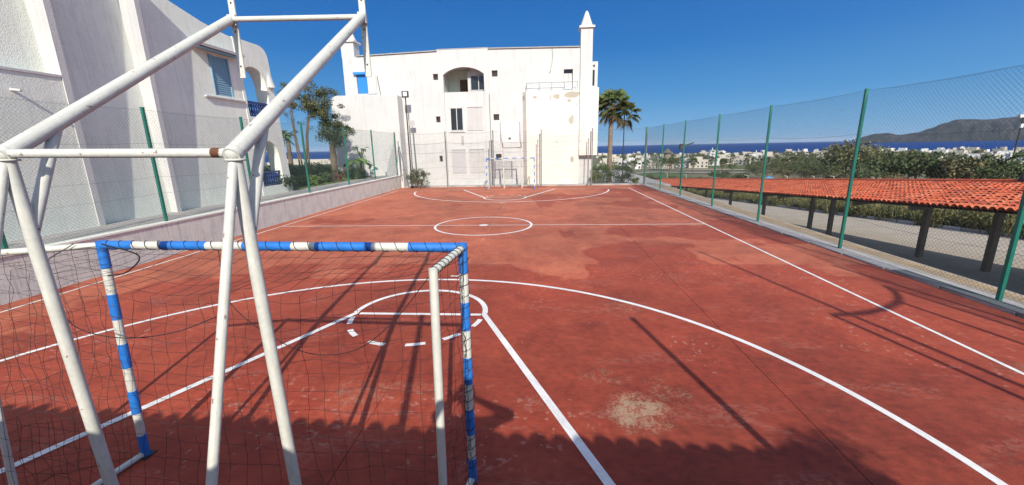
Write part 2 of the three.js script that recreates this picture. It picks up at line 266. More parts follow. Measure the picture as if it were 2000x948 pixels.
  line('three_point_arc', arc(-2.06, -27.75, 6.45, 0.1, Math.PI - 0.1, 90), 0.09);
  line('free_throw_line', [[-3.2, -6.48], [-1.05, -6.48]], 0.08, 0.0015);
  const key = [[-5.35, -1.9], [-3.27, -6.5]].concat(arc(-2.14, -6.52, 1.15, Math.PI + 0.02, Math.PI * 2 - 0.02, 30), [[-1.0, -6.5], [1.02, -1.9]]);
  line('key_outline', key, 0.092, 0.003);
  const keyF = [[-5.35, -27.8], [-3.3, -23.3]].concat(arc(-2.1, -23.25, 1.2, Math.PI - 0.02, 0.02, 30), [[-0.9, -23.3], [0.9, -27.8]]);
  line('key_outline', keyF, 0.1, 0.003); line('free_throw_line', [[-3.25, -23.4], [-0.95, -23.4]], 0.07, 0.0015);
  for (const a of [0.28, 0.82, 1.32, 1.86, 2.42, 2.9]) { line('circle_dash', arc(-2.14, -6.45, 1.12, a - 0.13, a + 0.13, 6), 0.085, 0.003); line('circle_dash', arc(-2.1, -23.45, 1.15, -a - 0.13, -a + 0.13, 6), 0.085, 0.003); }
  line('aim_mark', [[-2.05, -8.62], [-1.82, -8.62]], 0.07, 0.003); line('aim_mark', [[-2.2, -21.0], [-1.9, -21.0]], 0.08, 0.003);
}
// concrete kerb and drain along the right-hand fence
const fenceX = (z) => 8.12 + 0.023 * z;
{
  const kerb = structGroup('concrete_kerb');
  for (let i = 0; i < 24; i++) { const z0 = -0.4 - i * 1.26, z1 = z0 - 1.25; part('kerb_stone', sheet3(z0, z1), M.concrete, kerb); }
  function sheet3(z0, z1) { const s = (z, a) => fenceX(z) + a; const g = bx(-0.33, 0.22, -0.12, 0.045, z0, z1); g.translate(s((z0 + z1) / 2, 0), 0, 0); return g; }
  const gr = thing('drain_grating', 'grey slotted drain grating along the foot of the right-hand fence', 'drain', [0, 0, 0]);
  const bars = []; for (let z = -0.6; z > -9; z -= 0.06) bars.push(bx(fenceX(z) - 0.31, fenceX(z) - 0.1, 0.046, 0.058, z, z - 0.03));
  stuff(part('grating_bars', bars, M.galv, gr));
  part('grating_rail', [bar(V(fenceX(-0.6) - 0.32, 0.055, -0.6), V(fenceX(-9) - 0.32, 0.055, -9), 0.02, 0.02), bar(V(fenceX(-0.6) - 0.09, 0.055, -0.6), V(fenceX(-9) - 0.09, 0.055, -9), 0.02, 0.02)], M.galv, gr);
  struct('gravel_strip', sheet((z) => fenceX(z) + 0.23, () => 8.8, 0, -30.6, 20, 2, () => -0.03), mat(0xffffff, 0.95, { map: rep(plasterTex([0.36, 0.27, 0.17], 0.6, 15, 0.1), 0.6) }));
  struct('retaining_wall', bx(8.26, 8.85, -3.4, -0.034, 0, -30.6), M.concrete);
}
// left retaining wall, path and garden
const WY = 0.9;
const leftWall = thing('retaining_wall', 'low pinkish white plastered wall along the left side of the red court', 'wall');
part('wall_face', bx(-10.72, -10.5, -0.3, WY, 2, -29.86), mat(0xffffff, 0.93, { map: rep(plasterTex([0.63, 0.64, 0.59], 0.22, 16, 0.05, 0.2), 0.4), bumpMap: rep(T.grain, 1.6), bumpScale: 0.008 }), leftWall);
part('wall_cap', bx(-10.74, -10.47, WY + 0.002, WY + 0.05, 2, -29.87), M.lilac, leftWall);
{ const path = structGroup('concrete_path'); for (let i = 0; i < 16; i++) { const z0 = 2 - i * 2.02; part('path_slab', bx(-12.3, -10.76, WY - 0.3, WY + 0.03, z0, z0 - 2.0), M.concrete, path); } }
struct('garden_ground', bx(-60, -12.32, -1, WY - 0.02, 12, -33), mat(0xffffff, 1, { map: rep(plasterTex([0.075, 0.10, 0.03], 0.8, 17, 0.2), 0.4) }));
struct('garden_ground', bx(-60, -10.55, -1, WY - 0.05, -30.4, -60), mat(0xffffff, 1, { map: rep(plasterTex([0.075, 0.10, 0.03], 0.8, 17, 0.2), 0.4) }));
struct('yard_ground', bx(-10.5, 9.4, -3, -0.05, -30.6, -50), M.concrete);

// ---------------------------------------------------------------- basketball stand in the foreground
function stand(o, J, P, legs, opt) { // joint pair J, tip pair P
  for (let i = 0; i < 2; i++) {
    const j = J[i], p = P[i];
    const dir = p.clone().sub(j).normalize();
    part('arm', [cyl(j.clone().addScaledVector(dir, -0.03), p.clone().addScaledVector(dir, 0.02), 0.043, 0.041, 20), new THREE.SphereGeometry(0.045, 16, 12).translate(j.x, j.y, j.z)], M.pipe, o);
    legs(i).forEach((f, q) => part('leg', cyl(j, f, q ? 0.024 : 0.033, q ? 0.024 : 0.033, 20), M.pipe, o));
    { const t = new THREE.TorusGeometry(0.044, 0.006, 8, 20); t.rotateX(Math.PI / 2); t.translate(j.x, j.y - 0.035, j.z); part('weld_collar', t, M.pipe, o); }
    const b0 = j.clone().lerp(p, 0.14), fb = legs(i)[0], b1 = j.clone().lerp(fb, 0.16);
    part('knee_brace', cyl(b0, b1, 0.03, 0.03, 16), M.pipe, o);
    const u = part('backboard_upright', bar(V(p.x, p.y - 0.53, p.z - 0.05), V(p.x, p.y + 0.42, p.z - 0.05), 0.062, 0.014), M.pipe, o);
    for (const dy of [-0.42, -0.1, 0.16, 0.36]) { const g = new THREE.CylinderGeometry(0.009, 0.009, 0.018, 10); g.rotateX(Math.PI / 2); g.translate(p.x, p.y + dy, p.z - 0.05); part('bolt_hole', g, M.dark, u); }
    part('tip_plate', bar(V(p.x, p.y - 0.05, p.z - 0.025), V(p.x, p.y + 0.05, p.z - 0.025), 0.08, 0.03), M.pipe, o);
  }
  part('cross_pipe', cyl(J[0], J[1], 0.024, 0.024, 16), M.pipe, o);
  part('cross_pipe', cyl(P[0], P[1], 0.025, 0.025, 16), M.pipe, o);
}
{
  const o = thing('basketball_stand', 'white tubular basketball stand without its backboard, in front of the blue and white goal', 'basketball stand');
  const J = [V(-2.89, 2.82, -2.05), V(-1.59, 2.8, -2.05)], P = [V(-3.03, 4.07, -4.16), V(-1.73, 4.05, -4.19)];
  stand(o, J, P, (i) => (i ? [V(-1.545, 0, -2.05), V(-1.6, 0, -1.13)] : [V(-2.815, 0, -2.05), V(-2.93, 0, -1.13)]));
  part('rust_patch', cyl(V(-1.66, 2.802, -2.05), V(-1.705, 2.803, -2.05), 0.0255, 0.0255, 16), M.rust, o);
  part('rust_patch', cyl(V(-1.548, 0.62, -2.05), V(-1.5475, 0.58, -2.05), 0.0358, 0.0358, 14), M.galv, o);
}
// ---------------------------------------------------------------- goals
function bands(parent, a, b, r, n, startBlue = true, cuts = null, m = M.blue) {
  const e = cuts || Array.from({ length: n + 1 }, (_, i) => i / n); let blue = startBlue;
  for (let i = 0; i < e.length - 1; i++) { if (blue) part('blue_band', cyl(a.clone().lerp(b, e[i]), a.clone().lerp(b, e[i + 1]), r + 0.0025, r + 0.0025, 16), m, parent); blue = !blue; }
}
function netSheet(T_, fn, ns, nt, r, parent, seed) { // fn(s,t) -> Vector3
  const w = new Tri(), rnd = RNG(seed), off = Array.from({ length: 400 }, () => rnd() - 0.5);
  const jig = (s, t) => V((fbm(s * 9 + seed, t * 7, 3) - 0.5) * 0.10, (fbm(s * 8, t * 9 + seed, 3) - 0.5) * 0.10, (fbm(s * 7 + 5, t * 8 + seed, 3) - 0.5) * 0.12);
  const P = (s, t) => { const k = Math.min(1, 8 * Math.min(s, 1 - s, t + 0.02)); return fn(s, t).addScaledVector(jig(s, t), k); };
  for (let i = 0; i <= ns; i++) { const s = clamp((i + 0.3 * off[i] * (i > 0 && i < ns)) / ns), pts = []; for (let j = 0; j <= nt * 2; j++) pts.push(P(s, j / (nt * 2))); w.wire(pts, r); }
  for (let j = 0; j <= nt; j++) { const t = clamp((j + 0.3 * off[100 + j] * (j > 0 && j < nt)) / nt), pts = []; for (let i = 0; i <= ns * 2; i++) pts.push(P(i / (ns * 2), t)); w.wire(pts, j === 0 || j === nt ? r * 1.8 : r); }
  return stuff(meshOf('net', w.geo(), M.net, parent));
}
{
  const o = thing('handball_goal', 'blue and white striped goal with a torn black net behind the basketball stand', 'goal');
  const FL = V(-3.78, 0, -3.06), TL = V(-3.68, 2.07, -3.06), FR = V(-0.6, 0, -2.92), TR = V(-0.6, 2.07, -2.95), BR = V(-0.7, 2.03, -2.47), BRf = V(-0.72, 0, -2.4), BL = V(-4.62, 2.04, -2.83), BLf = V(-4.52, 0, -2.6);
  const R_ = 0.034, cb = part('crossbar', cyl(TL, TR, R_, R_, 18), M.pipe, o); bands(cb, TL, TR, R_, 9, true, [0, 0.10, 0.185, 0.315, 0.42, 0.555, 0.62, 0.77, 0.865, 1]);
  const pl = part('post', cyl(FL, TL.clone().add(V(0, 0.03, 0)), R_, R_, 18), M.pipe, o); bands(pl, TL.clone().add(V(0, 0.034, 0)), FL, R_, 9);
  const pr = part('post', cyl(FR, TR.clone().add(V(0, 0.03, 0)), R_, R_, 18), M.pipe, o); bands(pr, TR.clone().add(V(0, 0.034, 0)), FR, R_, 9);
  const r2 = 0.027;
  part('side_pipe', cyl(TR, BR, r2, r2, 16), M.pipe, o); part('back_post', [cyl(BR.clone().add(V(0, 0.02, 0)), BRf, r2 + 0.003, r2 + 0.003, 16)], M.pipe, o);
  part('side_pipe', cyl(TL, BL, r2, r2, 16), M.pipe, o); part('back_post', cyl(BL, BLf, r2, r2, 16), M.pipe, o);
  part('ground_pipe', cyl(FR.clone().setY(0.03), BRf.clone().setY(0.03), r2, r2, 14), M.pipe, o);
  part('ground_pipe', cyl(FL.clone().setY(0.03), V(-3.92, 0.03, -2.25), r2, r2, 14), M.pipe, o);
  part('foot_plate', bx(-3.85, -3.72, 0.001, 0.012, -3.12, -3.0), M.dark, o);
  const L3 = (a, b, t) => a.clone().lerp(b, t);
  // net over top and back: crossbar -> sagging roof -> back hem on the ground
  const left = (t) => (t < 0.22 ? L3(TL, BL, t / 0.22) : L3(BL, V(-4.45, 0.02, -2.5), (t - 0.22) / 0.78)), right = (t) => (t < 0.22 ? L3(TR, BR, t / 0.22) : L3(BR, BRf, (t - 0.22) / 0.78));
  netSheet(o, (s, t) => { const a = left(t), b = right(t), p = a.lerp(b, s), sag = Math.sin(Math.PI * s); p.y -= 0.34 * sag * Math.sin(Math.PI * clamp(t * 1.6)) * (1 - t); p.z += 0.10 * sag * t; p.y = Math.max(p.y, 0.012); return p; }, 28, 20, 0.0016, o, 3);
  netSheet(o, (s, t) => { const a = L3(TR, FR, t), b = L3(BR, BRf, t), p = a.lerp(b, s); p.x += 0.07 * Math.sin(Math.PI * s); p.y = Math.max(p.y, 0.012); return p; }, 8, 22, 0.0016, o, 8);
  netSheet(o, (s, t) => { const a = L3(TL, FL, t), b = L3(BL, BLf, t), p = a.lerp(b, s); p.x -= 0.06 * Math.sin(Math.PI * s) * t; p.y = Math.max(p.y, 0.012); return p; }, 8, 19, 0.0016, o, 13);
  const rope = (pts, r) => part('net_rope', tubeG(pts, r, 90, 5), M.net, o);
  rope([TL.clone().add(V(-0.15, 0.03, 0.08)), V(-4.05, 1.93, -2.88), V(-4.1, 1.8, -2.9), V(-3.95, 1.62, -2.85), V(-3.65, 1.5, -2.7), V(-3.2, 1.45, -2.62), V(-2.75, 1.5, -2.62), V(-2.4, 1.62, -2.66)], 0.0038);
  rope([V(-2.62, 2.03, -3.02), V(-2.35, 1.72, -2.72), V(-2.1, 1.52, -2.66), V(-1.7, 1.36, -2.6), V(-1.35, 1.4, -2.58), V(-1.05, 1.62, -2.55), BR], 0.0032);
  rope([TL.clone().add(V(0.05, 0.02, 0.04)), V(-3.3, 1.98, -3.0), V(-3.42, 1.86, -2.98), V(-3.62, 1.82, -3.0)], 0.006);
  const wrap = (a, b, turns, rr) => { const d = b.clone().sub(a).normalize(), s = d.clone().cross(V(0.3, 0.2, 1)).normalize(), q = d.clone().cross(s), pts = []; for (let i = 0; i <= turns * 10; i++) { const f = i / (turns * 10), an = f * turns * 6.283; pts.push(a.clone().lerp(b, f).addScaledVector(s, Math.cos(an) * rr).addScaledVector(q, Math.sin(an) * rr)); } return new THREE.TubeGeometry(new THREE.CatmullRomCurve3(pts), turns * 14, 0.0026, 4); };
  part('lashing', [wrap(TL, TR, 26, 0.039), wrap(TR, BR, 9, 0.031), wrap(FR.clone().setY(0.1), TR, 22, 0.039)], M.net, o);
}
{ // goal and basketball stand at the far end
  const o = thing('handball_goal', 'blue and white striped goal standing before the white apartment building', 'goal');
  const z = -27.7, FL = V(-3.72, 0, z), TL = V(-3.72, 2.1, z), FR = V(-0.5, 0, z), TR = V(-0.5, 2.1, z), r = 0.026;
  const cb = part('crossbar', cyl(TL, TR, r, r, 12), M.pipe, o); bands(cb, TL, TR, r, 11);
  for (const [f, t] of [[FL, TL], [FR, TR]]) { const p = part('post', cyl(f, t, r, r, 12), M.pipe, o); bands(p, t, f, r, 9);
    part('side_pipe', cyl(t, V(t.x, 2.0, z - 0.8), 0.025, 0.025, 10), M.pipe, o); part('back_post', cyl(V(t.x, 2.0, z - 0.8), V(t.x, 0, z - 1.1), 0.025, 0.025, 10), M.pipe, o); part('ground_pipe', cyl(f.clone().setY(0.03), V(t.x, 0.03, z - 1.1), 0.025, 0.025, 10), M.pipe, o); }
  netSheet(o, (s, t) => { const p = V(lerp(TL.x, TR.x, s), 0, 0); if (t < 0.3) { p.y = lerp(2.08, 2.0, t / 0.3) - 0.25 * Math.sin(Math.PI * s) * Math.sin(Math.PI * t / 0.5); p.z = lerp(z, z - 0.8, t / 0.3); } else { const k = (t - 0.3) / 0.7; p.y = lerp(2.0, 0.015, k) - 0.25 * Math.sin(Math.PI * s) * Math.sin(Math.PI * Math.min(0.5, t) / 0.5) * (1 - k); p.z = lerp(z - 0.8, z - 1.1, k); } p.y = Math.max(p.y, 0.012); return p; }, 26, 18, 0.0022, o, 21);
  const b = thing('basketball_stand', 'white basketball stand with a square backboard before the white apartment building', 'basketball stand');
  const xs = [-2.66, -1.4], zz = -28.6;
  for (const x of xs) { part('leg', cyl(V(x + 0.02, 0, zz), V(x, 2.8, zz), 0.035, 0.035, 12), M.pipe, b); part('leg', cyl(V(x, 0, zz - 0.9), V(x, 2.8, zz), 0.032, 0.032, 12), M.pipe, b); part('arm', cyl(V(x, 2.8, zz), V(x, 3.75, zz + 1.5), 0.036, 0.036, 12), M.pipe, b); part('backboard_upright', bar(V(x, 3.15, zz + 1.53), V(x, 4.4, zz + 1.53), 0.06, 0.02), M.greyPost, b); }
  part('cross_pipe', cyl(V(xs[0], 2.78, zz), V(xs[1], 2.78, zz), 0.026, 0.026, 10), M.galv, b); part('cross_pipe', cyl(V(xs[0], 0.22, zz), V(xs[1], 0.22, zz), 0.026, 0.026, 10), M.galv, b);
  const bb = part('backboard', bx(-2.83, -1.28, 3.12, 4.45, zz + 1.55, zz + 1.56), new THREE.MeshPhysicalMaterial({ color: 0xffffff, transmission: 0.92, thickness: 0, roughness: 0.25, side: THREE.DoubleSide }), b);
  part('mounting_hole', bx(-2.13, -1.99, 3.3, 3.42, zz + 1.588, zz + 1.594), M.dark, bb);
}
// ---------------------------------------------------------------- chain-link fences
function chainLink(A, B, y0, y1, pitch, r, seed, parent) { // A,B: [x,z]
  const dx = B[0] - A[0], dz = B[1] - A[1], Ln = Math.hypot(dx, dz), H = y1 - y0, ux = dx / Ln, uz = dz / Ln, w = new Tri();
  const P = (s, t) => { const n = (fbm(s * 0.5 + seed, t * 0.7, 3) - 0.5) * 0.10, e = (fbm(s * 0.9, t * 0.9 + seed * 3, 2) - 0.5) * 0.06; const q = clamp(s + e, 0, Ln); return V(A[0] + ux * q - uz * n, y0 + t + (fbm(s * 0.7 + 9, t + seed, 2) - 0.5) * 0.03 * (t > 0.05 && t < H - 0.05), A[1] + uz * q + ux * n); };
  for (const k of [1, -1]) for (let s0 = -H; s0 < Ln + H; s0 += pitch) {
    let t0 = 0, t1 = H; // s = s0 + k*t
    if (k > 0) { t0 = Math.max(0, -s0); t1 = Math.min(H, Ln - s0); } else { t0 = Math.max(0, s0 - Ln); t1 = Math.min(H, s0); }
    if (t1 - t0 < 0.05) continue; const n = Math.max(2, Math.ceil((t1 - t0) / 0.45)), pts = []; for (let i = 0; i <= n; i++) { const t = lerp(t0, t1, i / n); pts.push(P(s0 + k * t, t)); } w.wire(pts, r); }
  return stuff(meshOf('chain_link_mesh', w.geo(), M.wire, parent));
}
function sagWire(a, b, sag, r, seed) { const pts = []; for (let i = 0; i <= 14; i++) { const t = i / 14, p = a.clone().lerp(b, t); p.y -= sag * 4 * t * (1 - t); p.y += (vn(i * 0.9, seed) - 0.5) * sag * 0.3 * (i > 0 && i < 14); pts.push(p); } const w = new Tri(); w.wire(pts, r); return w.geo(); }
function postG(x, y0, y1, z, w = 0.06) { return [bx(x - w / 2, x + w / 2, y0, y1, z - w / 2, z + w / 2), bx(x - w * 0.75, x + w * 0.75, y1 + 0.002, y1 + 0.012, z - w * 0.75, z + w * 0.75)]; }
{
  const f = thing('chain_link_fence', 'tall green-posted chain-link fence between the court and the red tiled carport', 'fence');
  const zs = [-2.07, -3.5, -7.24, -11.0, -15.0, -18.85, -22.9, -26.5, -30.4];
  const X = (z) => fenceX(z) - 0.03; const lean = [0, 0.01, -0.02, 0.012, 0, -0.01, 0.015, 0, -0.01];
  zs.forEach((z, i) => part('post', bar(V(X(z), 0, z), V(X(z) + lean[i], 4.02, z), 0.06, 0.06), M.green, f));
  for (let i = 0; i < zs.length - 1; i++) { for (const [y, s] of [[3.98, 0.05], [2.95, 0.05], [1.9, 0.07], [0.9, 0.05], [0.12, 0.02]]) part('tension_wire', sagWire(V(X(zs[i]), y, zs[i]), V(X(zs[i + 1]), y, zs[i + 1]), s, 0.003, i * 7 + y), M.wire, f); }
  chainLink([X(-2.07) + 0.045, -2.07], [X(-30.4) + 0.045, -30.4], 0.1, 3.97, 0.085, 0.002, 4, f);
  // rounded corner behind the camera
  const arcPts = [V(6.1, 4.05, -0.54), V(6.67, 4.05, -0.64), V(7.18, 4.05, -0.87), V(7.64, 4.05, -1.19), V(7.95, 4.05, -1.64), V(8.05, 4.02, -2.07)];
  part('corner_rail', tubeG(arcPts, 0.045, 30, 8), M.green, f);
  for (const [x, z] of [[6.1, -0.54], [7.64, -1.19]]) part('post', bar(V(x, 0, z), V(x, 4.05, z), 0.065, 0.065), M.green, f);
  const g = thing('chain_link_fence', 'green-posted chain-link fence standing on the low wall beside the lilac building', 'fence');
  const zl = [-3.3, -7.1, -10.65, -14.3, -18.0, -21.95, -25.6, -29.7];
  zl.forEach((z) => part('post', postG(-10.63, WY + 0.05, 4.02, z, 0.065), M.green, g));
  for (let i = 0; i < zl.length - 1; i++) for (const [y, s] of [[3.98, 0.05], [3.1, 0.04], [2.2, 0.05], [1.75, 0.05], [1.15, 0.03]]) part('tension_wire', sagWire(V(-10.63, y, zl[i]), V(-10.63, y, zl[i + 1]), s, 0.003, i * 5 + y), M.wire, g);
  chainLink([-10.59, -3.3], [-10.59, -29.7], WY + 0.08, 3.97, 0.085, 0.002, 9, g);
  const h = thing('chain_link_fence', 'grey-posted chain-link fence at the foot of the white apartment building', 'fence');
  const xf = [-10.35, -6.97, -3.49, -0.03, 3.58, 7.35], zf = -29.95;
  xf.forEach((x) => part('post', postG(x, 0, 4.0, zf, 0.07), M.greyPost, h));
  for (const x of [-3.75, -0.28, 3.3]) part('stay_post', postG(x, 0, 3.3, zf + 0.03, 0.05), M.greyPost, h);
  for (let i = 0; i < xf.length - 1; i++) for (const [y, s] of [[3.95, 0.09], [3.25, 0.12], [2.55, 0.08], [1.55, 0.1], [0.7, 0.1]]) part('tension_wire', sagWire(V(xf[i], y, zf), V(xf[i + 1], y + (vn(i, y * 3) - 0.5) * 0.1, zf), s, 0.005, i + y * 3), M.wire, h);
  chainLink([-10.35, zf + 0.05], [7.35, zf + 0.05], 0.08, 3.95, 0.1, 0.0016, 14, h);
  part('kerb', bx(-10.45, 7.4, 0.001, 0.1, zf - 0.5, zf - 0.1), M.concrete, h);
  // brace at the left corner
  const k = thing('fence_brace', 'dark steel corner brace leaning beside the bush at the far court corner', 'brace');
  part('upright', bar(V(-10.25, 0.9, -29.3), V(-10.25, 3.4, -29.3), 0.05, 0.05), M.greyPost, k); part('strut', bar(V(-10.1, 0.6, -27.9), V(-10.25, 3.0, -29.25), 0.04, 0.04), M.greyPost, k); part('rung', bar(V(-10.25, 1.35, -29.3), V(-9.75, 1.35, -29.3), 0.04, 0.04), M.greyPost, k); part('strut', bar(V(-9.7, 0.02, -29.3), V(-10.2, 3.0, -29.3), 0.04, 0.04), M.greyPost, k);
}

// ---------------------------------------------------------------- white apartment building at the far end
{
  const B = thing('apartment_building', 'white three-storey apartment building with chimney turrets and an arched loggia behind the far goal', 'building');
  const ZM = -31.0, hole = (s, x0, x1, y0, y1) => { const p = new THREE.Path(); p.moveTo(x0, y0); p.lineTo(x1, y0); p.lineTo(x1, y1); p.lineTo(x0, y1); p.closePath(); s.holes.push(p); };
  const ext = (s, z0, d) => { const g = new THREE.ExtrudeGeometry(s, { depth: d, bevelEnabled: false, curveSegments: 28 }); g.translate(0, 0, z0 - d); return g; };
  const shp = (pts) => new THREE.Shape(pts.map(([x, y]) => new THREE.Vector2(x, y)));
  const vents = [[-7.86, 7.68, 'l'], [-7.82, 4.72, 'l'], [-7.72, 1.86, 'l'], [-3.56, 7.78, 'r'], [-3.52, 4.78, 'r'], [-3.42, 1.92, 'r']];
  const sl = shp([[-14.65, -0.1], [-7.4, -0.1], [-7.4, 9.58], [-13.4, 9.42], [-14.5, 9.42]]), sr = shp([[-3.8, -0.1], [2.72, -0.1], [2.72, 9.52], [-3.8, 9.62]]);
  for (const [x, y, k] of vents) hole(k === 'l' ? sl : sr, x, x + 0.42, y, y + 0.42);
  hole(sl, -13.58, -12.78, 6.88, 8.2); hole(sr, 1.58, 2.22, 6.7, 8.12);
  part('wall', ext(sl, ZM, 0.35), M.white, B); part('wall', ext(sr, ZM, 0.35), M.white, B);
  part('wall', [bx(-14.6, -7.4, -0.1, 9.3, ZM - 0.75, -43), bx(-3.8, 2.7, -0.1, 9.3, ZM - 0.75, -43), bx(-7.4, -3.8, -0.1, 5.85, ZM - 0.3, -43), bx(-7.4, -3.8, 8.62, 9.3, ZM - 0.3, -43), bx(-7.4, -3.8, 5.85, 8.62, -33.4, -43)], M.white, B);
  for (const [x, y] of vents) { const v = part('vent_opening', bx(x + 0.003, x + 0.417, y + 0.003, y + 0.417, ZM - 0.66, ZM - 0.7), M.cream, B); part('grille_bar', [bx(x + 0.02, x + 0.4, y + 0.13, y + 0.15, ZM - 0.2, ZM - 0.22), bx(x + 0.02, x + 0.4, y + 0.27, y + 0.29, ZM - 0.2, ZM - 0.22)], M.brown, v); }
  // copings
  part('roof_coping', bar(V(-13.4, 9.47, ZM - 0.15), V(-7.46, 9.63, ZM - 0.15), 0.06, 0.5), M.concrete, B); part('roof_coping', bar(V(-3.77, 9.66, ZM - 0.15), V(2.7, 9.56, ZM - 0.15), 0.06, 0.5), M.concrete, B);
  // central bay with its tall arched recess
  const bay = shp([[-7.45, -0.1], [-3.78, -0.1], [-3.78, 9.66], [-7.45, 9.66]]), a = new THREE.Path(); a.moveTo(-7.08, 0.12); a.lineTo(-4.12, 0.12); a.lineTo(-4.12, 7.98); a.quadraticCurveTo(-4.7, 8.45, -5.6, 8.47); a.quadraticCurveTo(-6.5, 8.45, -7.08, 7.98); a.closePath(); bay.holes.push(a);
  const bayO = part('bay', ext(bay, ZM + 0.14, 0.42), M.white, B); part('bay_coping', bx(-7.47, -3.76, 9.662, 9.71, ZM + 0.16, ZM - 0.3), M.concrete, bayO);
  part('bay_panel', bx(-7.08, -4.12, -0.1, 6.8, ZM + 0.02, ZM - 0.29), M.white, B);
  part('loggia_wall', [bx(-7.4, -5.45, 5.86, 8.61, -33.2, -33.38), bx(-7.4, -7.2, 5.86, 8.61, ZM - 0.3, -33.2), bx(-3.99, -3.81, 5.86, 8.61, ZM - 0.3, -33.2)], M.lilac, B);
  const ld = part('loggia_door', bx(-6.3, -5.72, 5.9, 7.95, -33.12, -33.19), M.brown, B); part('door_handle', bx(-5.82, -5.78, 6.85, 6.95, -33.1, -33.12), M.galv, ld);
  part('window_box', [bx(-5.45, -5.28, 5.86, 8.3, ZM - 0.75, -33.38), bx(-5.27, -4.0, 5.86, 6.95, ZM - 0.75, ZM - 0.85), bx(-5.27, -4.0, 8.05, 8.6, ZM - 0.75, ZM - 0.85)], M.white, B);
  const windowAt = (x0, x1, y0, y1, z, n = 2) => { const f = 0.05, w = part('window', [bx(x0, x1, y0, y0 + f, z, z - 0.08), bx(x0, x1, y1 - f, y1, z, z - 0.08), ...Array.from({ length: n + 1 }, (_, i) => { const xx = lerp(x0, x1 - f, i / n); return bx(xx, xx + f, y0 + f, y1 - f, z, z - 0.08); })], M.white, B);
    for (let i = 0; i < n; i++) { const xa = lerp(x0, x1 - f, i / n) + f, xb = lerp(x0, x1 - f, (i + 1) / n); part('pane', bx(xa, xb, y0 + f, y1 - f, z - 0.035, z - 0.045), M.glass, w); } return w; };
  windowAt(-5.26, -4.02, 6.96, 8.04, ZM - 0.72); part('curtain', bx(-5.15, -4.72, 7.0, 7.4, ZM - 0.82, ZM - 0.84), mat([0.4, 0.1, 0.13], 0.9), B);
  windowAt(-6.72, -5.76, 4.08, 5.72, ZM + 0.09);
  const shutter = (name, x0, x1, y0, y1, z, m, n, d = 0.05) => { const s = part(name, [bx(x0, x1, y1, y1 + 0.1, z, z + 0.1), bx(x0 - 0.03, x0, y0, y1, z, z + 0.06), bx(x1, x1 + 0.03, y0, y1, z, z + 0.06)], m, B); for (let i = 0; i < n; i++) { const h = (y1 - y0) / n, g = bx(x0 + 0.002, x1 - 0.002, 0, h * 0.93, 0, 0.016); g.rotateX(0.16); g.translate(0, y0 + i * h, z + 0.012 + d * 0.2); part('slat', g, m, s); } return s; };
  shutter('roller_shutter', -5.42, -4.32, 4.08, 5.72, ZM + 0.022, M.white, 18); shutter('roller_shutter', -6.72, -5.72, 0.98, 2.7, ZM + 0.022, mat([0.52, 0.52, 0.53], 0.7), 18); shutter('roller_shutter', -5.4, -4.3, 0.98, 2.7, ZM + 0.022, M.white, 18);
  part('window_lintel', bx(-6.78, -5.7, 5.73, 5.8, ZM + 0.021, ZM + 0.06), M.white, B); part('window_sill', bx(-6.82, -5.66, 3.98, 4.06, ZM + 0.021, ZM + 0.1), M.white, B);
  part('plaster_scar', bx(-5.98, -5.8, 3.02, 3.7, ZM + 0.021, ZM + 0.027), M.concrete, B);
  // top-left blue shutter and panel
  shutter('blue_shutter', -13.5, -12.86, 6.9, 8.18, ZM - 0.08, M.skyBlue, 14);
  part('shutter_hood', bx(-13.72, -12.5, 8.2, 8.36, ZM, ZM + 0.22), M.skyBlue, B); part('wall_panel', bx(-12.76, -12.1, 6.86, 8.12, ZM, ZM + 0.07), M.white, B);
  part('drain_pipe', cyl(V(-12.0, 8.05, ZM + 0.04), V(-11.85, 6.75, ZM + 0.04), 0.03), M.greyPost, B);
  // left annex
  part('annex', [prismXY([[-15.3, -0.1], [-10.25, -0.1], [-10.25, 6.58], [-14.75, 6.66], [-15.15, 6.5]], -29.9, -30.98)], M.white, B);
  part('annex_wall', bx(-15.6, -14.66, -0.1, 6.4, -30.99, -40), M.white, B);
  // chimney turrets
  const turret = (x0, x1, y0, y1, z) => { const w = x1 - x0, c = (x0 + x1) / 2, t = part('chimney', bx(x0, x1, y0, y1, z, z - w), M.white, B); part('chimney_cap', [bx(x0 - 0.12, x1 + 0.12, y1 + 0.001, y1 + 0.13, z + 0.12, z - w - 0.12)], M.cream, t);
    const pr = [[0.46, 0], [0.37, 0.22], [0.27, 0.5], [0.17, 0.78], [0.1, 0.95], [0.0, 1.06]].map(([r, h]) => new THREE.Vector2(r * w / 0.8, h)); const g = new THREE.LatheGeometry(pr, 16); g.translate(c, y1 + 0.131, z - w / 2); part('chimney_spire', g, M.cream, t); };
  turret(2.73, 3.55, -0.1, 10.72, ZM + 0.12); turret(-14.55, -13.6, 9.425, 10.45, ZM - 0.05);
  part('roof_finial', (() => { const g = new THREE.ConeGeometry(0.14, 0.3, 10); g.translate(-11.0, 9.63, ZM - 0.6); return g; })(), M.cream, B);
  // right-hand block with the railed terrace
  const peel = tex(1024, 1024, (u, v) => { const x = u * 8 - 1.3, y = v * 8, n = fbm(x * 2.2, y * 2.2, 5) - 0.5, e = (cx, cy, rx, ry) => Math.hypot((x - cx) / rx, (y - cy) / ry) + n * 1.5; let s = Math.min(e(1.05, 6.28, 0.32, 0.22), e(2.15, 6.32, 0.5, 0.24), e(1.95, 5.95, 0.2, 0.15), e(2.15, 4.6, 0.2, 0.3), e(2.2, 1.9, 0.13, 0.3), e(-0.45, 6.22, 0.14, 0.1), e(0.62, 6.2, 0.06, 0.25), e(2.45, 5.7, 0.1, 0.1), e(1.1, 3.1, 0.05, 0.05));
